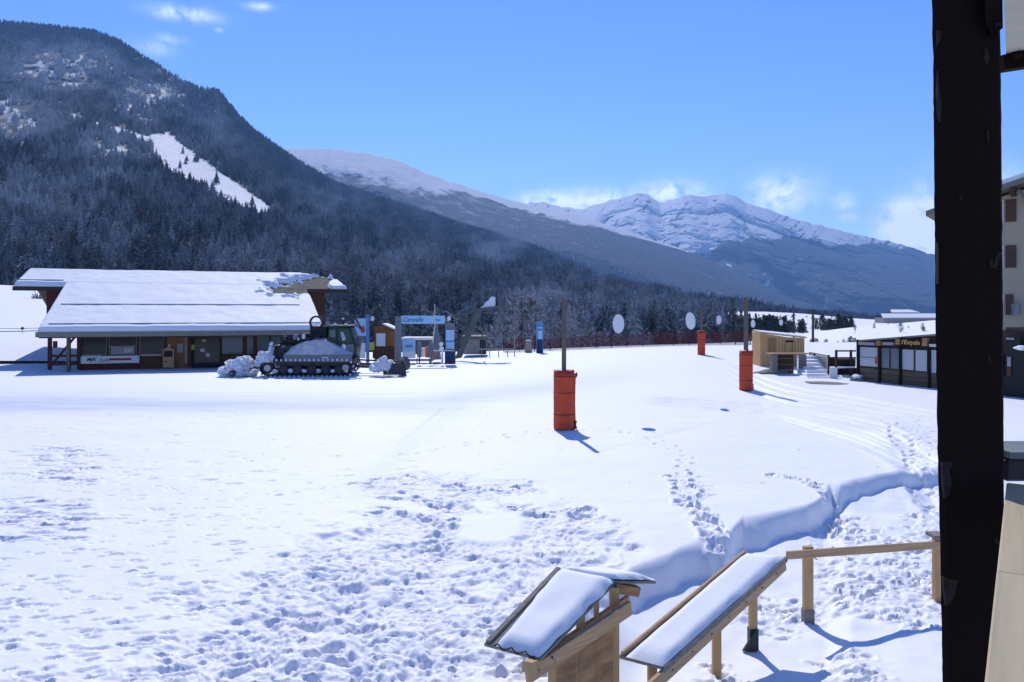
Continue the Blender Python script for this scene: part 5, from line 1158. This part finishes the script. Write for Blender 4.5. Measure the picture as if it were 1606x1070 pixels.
clumps = [(1145,1182,521,22,14),(1180,1235,521,24,30),(1235,1266,521,20,14),(1278,1337,516,20,28),(1292,1325,516,16,12),(1322,1338,516,13,6),(1205,1265,505,12,16),(1140,1200,500,8,8),(1262,1300,504,8,7),(1285,1340,500,6,8)]
for (a, b_, y_, h, n) in clumps:
    for k in range(n):
        near = y_ > 507
        put_tree(rnd.choice('rrc'), rnd.uniform(a, b_), y_+rnd.uniform(-1,3), rnd.uniform(300,330) if near else rnd.uniform(560,660), h*rnd.uniform(.7,1.15),
                 'dark pine in the clumps on the snowy field beyond the yellow hut' if near else 'small far dark tree on the upper snowfield edge', 'dark pines on the snowy field' if near else 'small far trees on the upper snowfield', rnd)
for i in range(22):
    px = rnd.uniform(1264, 1342); o = put_tree('f' if rnd.random() < .5 else 'r', px, 544, rnd.uniform(128,150), rnd.uniform(6,17), 'low shrub in the row at the field edge between hut and restaurant', 'low shrubs at the field edge', rnd); o['category'] = 'shrub'
for (px, py, h, k, lb) in [(1413,524,22,'f','small bare tree above the gold restaurant lettering'),(1447,520,16,'f','bare bush above the restaurant roof near the dark balcony post'),(1449,522,11,'r','dark low pine just above the restaurant roof'),(1371,514,8,'r','tiny dark shrub left in the middle of the near field'),(1425,514,4,'r','tiny dark shrub in the field right of the small bare tree'),(1393,508,4,'r','tiny dark shrub high on the field'),(1341,521,14,'f','thin pale bare sapling over the left restaurant corner')]:
    put_tree(k, px, py+1, 190, h, lb, None, rnd)
# far roofs on the right
for (a, b_, y0, y1, y2, d, lb) in ((1398,1441,487.5,490.5,495,640,'farther long farm roof white with snow, upper of the two'), (1384,1560,494,499,505,560,'long low farm building with white roof, lower of the two')):
    Fh = Fr(0, d, 0); t = thing('farm_building', lb, 'building', (Fh.s((a+b_)/2), d, 0)); hx_ = t.location.x
    part(lambda m: m.box(Fh.s(a+2)-hx_, Fh.s(b_-2)-hx_, 0, 14, Fh.z(0,y2+2), Fh.z(0,y1-.5)), 'wall', M['beige'] if d < 600 else M['brown_wall'], t)
    part(lambda m: m.hexa([(Fh.s(a)-hx_,-1,Fh.z(0,y1)),(Fh.s(b_)-hx_,-1,Fh.z(0,y1)),(Fh.s(b_-6)-hx_,8,Fh.z(0,y0)+.3),(Fh.s(a+6)-hx_,8,Fh.z(0,y0)+.3),(Fh.s(a)-hx_,-1,Fh.z(0,y1)+.5),(Fh.s(b_)-hx_,-1,Fh.z(0,y1)+.5),(Fh.s(b_-6)-hx_,8,Fh.z(0,y0)+1),(Fh.s(a+6)-hx_,8,Fh.z(0,y0)+1)]), 'roof_snow', M['snow_cap'], t)

# ------------------------------------------------------------------ apartment building on the right
AB = Fr((1487-CX)/F*52, 52, -36); ab = thing('apartment_building', 'cream apartment building with brown shutters and snowy roof, behind the dark balcony post', 'building', (AB.ox, AB.oy, 0), -36)
as_, az_ = AB.s, AB.z
EV = lambda px: 332-(px-1449)*.345          # verge line in the photo, at the overhang
sl_, sr_ = as_(1452,-1.6), as_(1690,-1.6); zl_, zr2 = az_(1452,EV(1452),-1.6), az_(1690,EV(1690),-1.6)
sm_ = (zr2-zl_)/(sr_-sl_)
zv = lambda q: zl_ + sm_*(q-sl_)
part(lambda m: m.prism([(0,-1),(26,-1),(26,zv(sr_)-6),(sr_,zv(sr_)-.5),(0,zv(0)-.5)], 0, 12), 'wall', M['plaster'], ab)
def vslab(m, q0, q1, D0, D1, b0, b1): m.hexa([(q0,D0,zv(q0)+b0),(q1,D0,zv(q1)+b0),(q1,D1,zv(q1)+b0),(q0,D1,zv(q0)+b0),(q0,D0,zv(q0)+b1),(q1,D0,zv(q1)+b1),(q1,D1,zv(q1)+b1),(q0,D1,zv(q0)+b1)])
r1 = part(lambda m: vslab(m, sl_, sr_, -1.6, 12.5, -.32, 0), 'roof', M['grey_wood'], ab)
part(lambda m: m.hexa([(sr_,-1.6,zv(sr_)-.32),(27,-1.6,zv(sr_)-7),(27,12.5,zv(sr_)-7),(sr_,12.5,zv(sr_)-.32),(sr_,-1.6,zv(sr_)),(27,-1.6,zv(sr_)-6.7),(27,12.5,zv(sr_)-6.7),(sr_,12.5,zv(sr_))]), 'roof', M['grey_wood'], ab)
part(lambda m: vslab(m, sl_+1.3, sr_, -1.5, 12.4, .003, .30), 'roof_snow', M['snow_cap'], r1)
for k in range(5):
    q = sl_+1.6+k*3.1
    part(lambda m: m.box(q-.14, q+.14, -1.5, .2, zv(q)-.75, zv(q)-.36), 'purlin', M['brown_wall'], ab)
    part(lambda m: m.beam((q+.3,-1.2,zv(q)-.5), (q+.9,-.02,zv(q)-1.5), .16,.16), 'brace', M['grey_wood'], ab)
for i, (y0, y1) in enumerate(((313,348),(385,420),(462,494))):
    z1_, z0_ = az_(1586,y0,0), az_(1586,y1,0); q0, q1 = as_(1577,0), as_(1594,0); wq = q1-q0
    for off in (0, 4.6, 9.2):
        w_ = part(lambda m: m.box(q0-1.5+off, q0-.1+off, -.03, .05, z0_, z1_), 'window', M['white_paint'], ab)
        part(lambda m: m.box(q0-1.42+off, q0-.18+off, -.05, -.02, z0_+.08, z1_-.08), 'pane', M['glass_dark'], w_)
        part(lambda m: m.box(q0+off, q1+off-(.15 if i == 2 else 0), -.09, -.03, z0_, z1_), 'shutter', M['shutter'], ab)
        part(lambda m: m.box(q0-1.6-wq+off, q0-1.6+off, -.09, -.03, z0_, z1_), 'shutter', M['shutter'], ab)
    if i == 2: part(lambda m: m.box(q1-.25, q1+.15, -.3, -.1, z0_, z0_+.7), 'planter', M['bush'], ab)

# ------------------------------------------------------------------ timber stair sides with snow covered cap boards
def snow_board(parent, C4, th, inset=.02, n=36, mm=12, edge=.03, seed=1, name='snow'):
    """cushion of snow on a board given by four corners near-left, near-right, far-right, far-left"""
    nl, nr, fr, fl = [Vector(c) for c in C4]; P_ = np.zeros((n, mm, 3))
    for i in range(n):
        for j in range(mm):
            v, u = i/(n-1), j/(mm-1); p = nl.lerp(nr, u).lerp(fl.lerp(fr, u), v)
            e = min(u, 1-u)*mm*.55; e2 = min(v, 1-v)*n*.35
            k = min(1, e**.5 if e > 0 else 0)*min(1, e2**.5 if e2 > 0 else 0)
            w = 1+.18*mn.noise(p*3+Vector((seed,0,0)))
            off = (nl.lerp(fl, v)-nr.lerp(fr, v))*(.035*mn.noise(Vector((v*7, seed, u > .5)))) if e == 0 else Vector((0,0,0))
            P_[i, j] = p + off + Vector((0,0,.004+th*k*w))
    # skirt
    o = grid_mesh(name, P_, M['snow_cap'], None, True, False); o.parent = parent; return o
def board(parent, C4, th, name, mt, **k):
    c = [Vector(x) for x in C4]; m = MB(); m.hexa([q-Vector((0,0,th)) for q in c]+c); return m.build(name, mt, parent, **k)
# B: long rail board
gl = -0.52
rb = thing('rail_board', 'long sloping snow covered cap board on posts, middle of the two wooden stair rails', 'handrail', (0,0,0))
BL = [W(969,1028,9.0), W(1042,1047,8.75), W(1236,873,10.9), W(1166,868,11.1)]
board(rb, BL, .035, 'cap_board', M['grey_wood'], bevel=.004)
e_ = [BL[0].lerp(BL[1], .17), BL[1].lerp(BL[0], .04), BL[2].lerp(BL[3], .05), BL[3].lerp(BL[2], .04)]
snow_board(rb, e_, .055, seed=2)
lo = lambda p, dz, dx=0: Vector((p[0]+dx, p[1], p[2]+dz))
part(lambda m: m.beam(lo(BL[0],.02,.05), lo(BL[3],.02,.02), .035,.05), 'back_batten', M['beam_wood'], rb, bevel=.003)
part(lambda m: m.beam(lo(BL[1],-.12,-.035).lerp(lo(BL[2],-.12,-.035),-.12), lo(BL[2],-.11,-.05), .05,.15), 'side_beam', M['beam_wood'], rb, bevel=.004)
part(lambda m: m.beam(lo(BL[1],-.04,-.02), lo(BL[2],-.04,-.02), .03,.05), 'edge_strip', M['grey_wood'], rb)
for (px, py, d, bx_, nm) in ((1181,940,10.55,1,1), (1124,985,9.85,0,1), (1023,1048,8.95,0,1)):
    top_ = W(px, py, d); part(lambda m: m.box(top_.x-.05, top_.x+.05, top_.y-.04, top_.y+.05, gl-.3, top_.z+.12), 'post', M['pine_wood'], rb, bevel=.004)
    if bx_: part(lambda m: m.box(top_.x-.06, top_.x+.06, top_.y-.05, top_.y+.06, gl-.05, gl+.24), 'post_shoe', M['dark_metal'], rb)
f_ = W(1181,1010,10.55); part(lambda m: m.prism([(f_.x-.16,gl-.03),(f_.x+.02,gl-.03),(f_.x+.02,gl+.26)], 10.45, 10.5), 'shoe_gusset', M['dark_metal'], rb)
# hidden from the photo behind the cap but casting its shadow: the stub of the second post
# A: near panel
ra = thing('stair_side', 'boxy wooden stair side with plank panel and snow covered cap, left of the long rail', 'stair railing', (0,0,0))
AL = [W(759,1009,7.7), W(848,1033,7.4), W(966,912,8.45), W(872,893,8.8)]
board(ra, AL, .03, 'cap_board', M['grey_wood'], bevel=.004)
AF = [AL[3], AL[2], W(1029,911,8.5), W(905,893,8.8)]
board(ra, [W(925,899,8.65), W(966,911.5,8.44), W(1029,911.5,8.5), W(960,896,8.9)], .03, 'cap_return', M['grey_wood'], bevel=.004)
e_ = [AL[0].lerp(AL[1], .22), AL[1].lerp(AL[0], .03), AL[2].lerp(AL[3], .0), AL[3].lerp(AL[2], .04)]
snow_board(ra, e_, .075, seed=5, n=34)
snow_board(ra, [AL[3].lerp(AL[2],.05), W(962,909,8.44), W(1028,910.5,8.5), W(930,893,8.95)], .05, seed=7, n=20)
part(lambda m: m.beam(lo(AL[0],.012,.04), lo(AL[3],.012,.03), .05,.03), 'back_batten', M['grey_wood'], ra)
wd_ = MB(); a_ = AL[0].lerp(AL[1], .18); b_2 = AL[0].lerp(AL[1], .9)
pts = [a_.lerp(b_2, i/9)+Vector((0,-.02,.012+.03*math.sin(i*2.1))) for i in range(10)]
for p, q in zip(pts[:-1], pts[1:]): wd_.cyl(p, q, .007, .007, 5, False)
wd_.build('tarp_edge', M['dark_wood'], ra)
def pA(px, py, d): return W(px, py, d)
# rails
part(lambda m: m.beam(W(826,1061,7.35), W(988,953,8.35), .05,.15), 'side_beam', M['beam_wood'], ra, bevel=.005)
part(lambda m: m.beam(W(842,1040,7.62), W(985,942,8.62), .05,.12), 'inner_beam', M['beam_wood'], ra, bevel=.004)
part(lambda m: m.beam(W(826,1047,7.3), W(866,1030,7.75), .10,.10), 'beam_end', M['pine_wood'], ra, bevel=.004)
for (px, d, yt, w, yb) in ((964,8.38,922,.10,0),(911,8.02,962,.085,1015),(866,7.55,1036,.075,0),(936,8.2,945,.05,990)):
    p = W(px, yt, d); zb_ = W(px, yb, d).z if yb else gl-.3
    part(lambda m: m.box(p.x-w/2, p.x+w/2, p.y, p.y+.09, zb_, p.z), 'post', M['pine_wood'], ra, bevel=.004)
part(lambda m: m.beam(W(962,921,8.45), W(1000,927,8.55), .11,.10), 'head_block', M['ply_wood'], ra, bevel=.004)
for i, (a, b_, dl, dr_, yt0, yt1) in enumerate(((870,904.6,7.62,7.885,1046,1024),(905,935,7.89,8.125,1024,1003),(935.3,962,8.128,8.34,1003,983))):
    p, q = W(a, yt0, dl), W(b_, yt1, dr_)
    m = MB(); y0, y1 = .03, .055
    m.hexa([(p.x,p.y+y0,gl-.3),(q.x,q.y+y0,gl-.3),(q.x,q.y+y1,gl-.3),(p.x,p.y+y1,gl-.3),(p.x,p.y+y0,p.z),(q.x,q.y+y0,q.z),(q.x,q.y+y1,q.z),(p.x,p.y+y1,p.z)])
    m.build('panel_board', M['ply_wood'], ra)
for (px, py, d) in ((866,1030,7.5),(972,958,8.28),(905,1003,7.86)):
    p = W(px, py, d); part(lambda m: m.cyl((p.x,p.y-.035,p.z),(p.x,p.y,p.z),.010,.010,8), 'bolt', M['dark_metal'], ra)
# C: plain railing to the right
rc = thing('railing', 'plain wooden railing with two posts between the long board and the dark balcony post', 'railing', (0,0,0))
p1, p2 = G(1267,970,gl+.02), G(1470,944,gl+.02)
part(lambda m: m.box(p1.x-.065, p1.x+.065, p1.y-.05, p1.y+.05, gl-.25, W(0,857,p1.y).z), 'post', M['pale_wood'], rc, bevel=.006)
part(lambda m: m.box(p2.x-.06, p2.x+.07, p2.y-.05, p2.y+.05, gl-.25, W(0,838,p2.y).z), 'post', M['pale_wood'], rc, bevel=.006)
part(lambda m: m.beam(W(1234,871,p1.y-.2), W(1478,854,p2.y-.13), .05,.11), 'rail', M['beam_wood'], rc, bevel=.005)
part(lambda m: m.box(p2.x-.13, p2.x+.1, p2.y-.16, p2.y+.1, W(0,841,p2.y).z, W(0,836,p2.y).z), 'post_cap', M['grey_wood'], rc)
part(lambda m: m.box(p1.x-.075, p1.x+.075, p1.y-.06, p1.y+.06, gl-.1, gl+.16), 'grey_foot', M['grey_wood'], rc)  # greyer wood sleeve around the foot of the left post

# ------------------------------------------------------------------ the balcony one looks out from
bp_ = thing('balcony_post', 'thick near-black timber balcony post with peeling flakes filling the right edge', 'post', (0,0,0))
dP = 2.15
m = MB(); prof = [(0,1465.0,1571),(90,1467,1574),(300,1469,1575.5),(500,1471,1577.5),(700,1474,1578.5),(850,1478,1579),(1070,1482,1580)]
P_ = []; rnd = random.Random(3); ring = []
ys_ = np.linspace(-40, 1240, 130)
yv = [p[0] for p in prof]; Lx = np.interp(ys_, yv, [p[1] for p in prof]); Rx = np.interp(ys_, yv, [p[2] for p in prof])
vs_ = []
for i, y_ in enumerate(ys_):
    jl = 1.3*mn.noise(Vector((y_*.03, 1, 0)))+.8*mn.noise(Vector((y_*.11, 5, 0))); jr = 1.0*mn.noise(Vector((y_*.03, 9, 0)))+.7*mn.noise(Vector((y_*.13, 3, 0)))
    l, r_ = W(Lx[i]+jl, y_, dP), W(Rx[i]+jr, y_, dP)
    bev = .012
    vs_ += [(l.x, dP+bev, l.z), (l.x+bev, dP, l.z), (r_.x-bev, dP, l.z), (r_.x, dP+bev, l.z), (r_.x-.01, dP+.17, l.z), (l.x*(dP+.17)/dP+.015, dP+.17, l.z)]
n = len(ys_); m.add(vs_, [(i*6+j, (i+1)*6+j, (i+1)*6+(j+1) % 6, i*6+(j+1) % 6) for i in range(n-1) for j in range(6)]+[tuple(range(5,-1,-1)), tuple((n-1)*6+j for j in range(6))])
m.build('timber', M['black_wood'], bp_)
def flake(poly, d=dP-.006, th=.004):
    c = [W(x, y, d) for x, y in poly]; m = MB(); k = len(c)
    m.add([tuple(v) for v in c]+[(v.x, v.y+th+.006, v.z) for v in c], [tuple(range(k)), tuple(range(2*k-1,k-1,-1))]+[(i, (i+1) % k, k+(i+1) % k, k+i) for i in range(k)])
    return m.build('paint_flake', M['peel'], bp_)
for poly in ([(1479,905),(1490,908),(1503,911),(1498,932),(1490,948),(1484,950)], [(1478,725),(1490,724),(1494,728),(1488,740),(1493,752),(1490,775),(1482,782),(1479,760)],
             [(1562,402),(1566,397),(1573,392),(1567,410),(1561,423),(1558,418)], [(1544,75),(1550,73),(1552,90),(1549,102),(1544,95)], [(1471,46),(1477,50),(1475,62),(1471,72)],
             [(1472,110),(1474,140),(1477,165),(1475,190),(1472,178),(1470,140)], [(1553,409),(1557,406),(1558,420),(1554,422)], [(1560,845),(1564,842),(1567,852),(1565,856)],[(1548,205),(1551,205),(1552,222),(1549,225)],[(1471,380),(1473,395),(1473,440),(1471,445)],
             [(1550,560),(1553,558),(1554,566),(1551,568)],[(1505,310),(1508,306),(1509,314),(1506,317)]): flake(poly)
part(lambda m: (m.add([tuple(W(1545,-20,dP-.05)),tuple(W(1572,-20,dP-.05)),tuple(W(1573,44,dP-.03)),tuple(W(1556,58,dP-.01)),tuple(W(1545,30,dP-.03))]+[tuple(W(a,b,dP+.02)) for a,b in ((1545,-20),(1572,-20),(1573,44),(1556,58),(1545,30))], [(0,1,2,3,4),(9,8,7,6,5)]+[(i,(i+1)%5,5+(i+1)%5,5+i) for i in range(5)]),), 'bracket', M['black_wood'], bp_)
part(lambda m: m.hexa([W(1560,42,dP-.03),W(1572,40,dP-.03),W(1572,40,dP-.02),W(1560,42,dP-.02),W(1562,36,dP-.03),W(1572,34,dP-.03),W(1572,34,dP-.02),W(1562,36,dP-.02)]), 'paint_flake', M['peel'], bp_)
hrx = thing('balcony_rail', 'dark blue-grey horizontal balcony rail meeting the post at the right edge', 'railing', (0,0,0))
z_t, z_b = W(0,716,2.2).z, W(0,752,2.2).z
part(lambda m: m.box(W(1568,0,2.2).x, 3.2, 2.17, 2.33, z_b, z_t), 'rail', M['dark_metal'], hrx, bevel=.006)
part(lambda m: m.box(W(1568,0,2.2).x, 3.2, 2.15, 2.34, z_t+.002, z_t+.02), 'cap', M['grey_paint'], hrx)
# plank shelf inside
zs = W(0,758,2.1).z
sh = thing('plank_shelf', 'pale grey weathered plank shelf at the lower right edge', 'shelf', (0,0,0))
dirv = (Vector((W(1578,0,CH and (CH-zs)*F/(757-HY)).x, (CH-zs)*F/(757-HY), zs)) - Vector(((1543-CX)/F*(CH-zs)*F/(1070-HY), (CH-zs)*F/(1070-HY), zs)))
e0 = Vector((((1578.5-CX)/F)*(CH-zs)*F/(757-HY), (CH-zs)*F/(757-HY), zs)); dirv.normalize(); nrm = Vector((dirv.y, -dirv.x, 0))
Lc = 2.2
jl = (e0 - Vector(((1550-CX)/F*(CH-zs)*F/(895-HY), (CH-zs)*F/(895-HY), zs))).length
def plank(w0, w1, l0, l1, dz=0):
    c = [e0 - dirv*l1 + nrm*w0, e0 - dirv*l1 + nrm*w1, e0 - dirv*l0 + nrm*w1, e0 - dirv*l0 + nrm*w0]
    loc = c[0].copy(); m = MB(); ang = math.atan2(dirv.y, dirv.x)-math.pi/2
    lw, ll = w1-w0, l1-l0; m.box(0, lw, 0, ll, -.035, 0); o = m.build('plank', M['deck_wood'], sh, bevel=.003); o.location = loc+Vector((0,0,dz)); o.rotation_euler = (0,0,ang)
plank(0, .135, 0, jl-.004); plank(0, .135, jl, Lc, .002)
plank(.137, .30, 0, jl+.0, .001); plank(.137, .30, jl+.004, Lc); plank(.302, .5, 0, 1.1); plank(.302, .5, 1.104, Lc); plank(.502, .8, 0, Lc)
sf = thing('roof_soffit', 'pale board roof soffit with a dark lower edge in the top right corner', 'eaves', (0,0,0))
zS = W(0,90,4).z
def q3(px, py): d = (zS-CH)*F/(HY-py); return Vector(((px-CX)/F*d, d, zS))
c = [q3(1578,88), q3(1574,5), q3(1560,-200), q3(1540,-900), Vector((4.5,.9,zS)), Vector((6,4.0,zS))]
mf = MB(); k = len(c); mf.add([tuple(v) for v in c]+[(v.x,v.y,v.z+.03) for v in c], [tuple(range(k)), tuple(range(2*k-1,k-1,-1))]+[(i,(i+1)%k,k+(i+1)%k,k+i) for i in range(k)])
M['soffit'] = mat('soffit', (.62,.60,.50), .8, wood=((3,12,3),(.52,.50,.41)))
mf.build('soffit_board', M['soffit'], sf)
part(lambda m: m.beam(W(1568,101,3.97), W(1780,68,4.0), .07,.075), 'edge_beam', M['black_wood'], sf)
part(lambda m: m.lump(W(1598,84,3.93), (.05,.04,.03), 3, .3), 'bird_mess', M['black_wood'], sf)

# screws and fixings on the near timber
for k in range(7):
    v = .06+.14*k; p = BL[1].lerp(BL[2], v)+Vector((-.035,0,-.11)); d_ = (BL[2]-BL[1]).normalized(); n_ = Vector((d_.y, -d_.x, 0)).normalized()
    part(lambda m: m.cyl(p+n_*.024, p+n_*.034, .009, .009, 7), 'screw', M['dark_metal'], rb)
for (px, py, d) in ((845,1048,7.44),(930,990,7.98),(950,976,8.12)):
    p = W(px, py, d); part(lambda m: m.cyl((p.x,p.y-.05,p.z),(p.x,p.y,p.z),.007,.007,7), 'screw', M['dark_metal'], ra)
for x_, z_ in ((p1.x, W(0,866,p1.y).z), (p1.x+.03, W(0,869,p1.y).z)): part(lambda m: m.cyl((x_,p1.y-.26,z_),(x_,p1.y-.2,z_),.008,.008,7), 'screw', M['dark_metal'], rc)
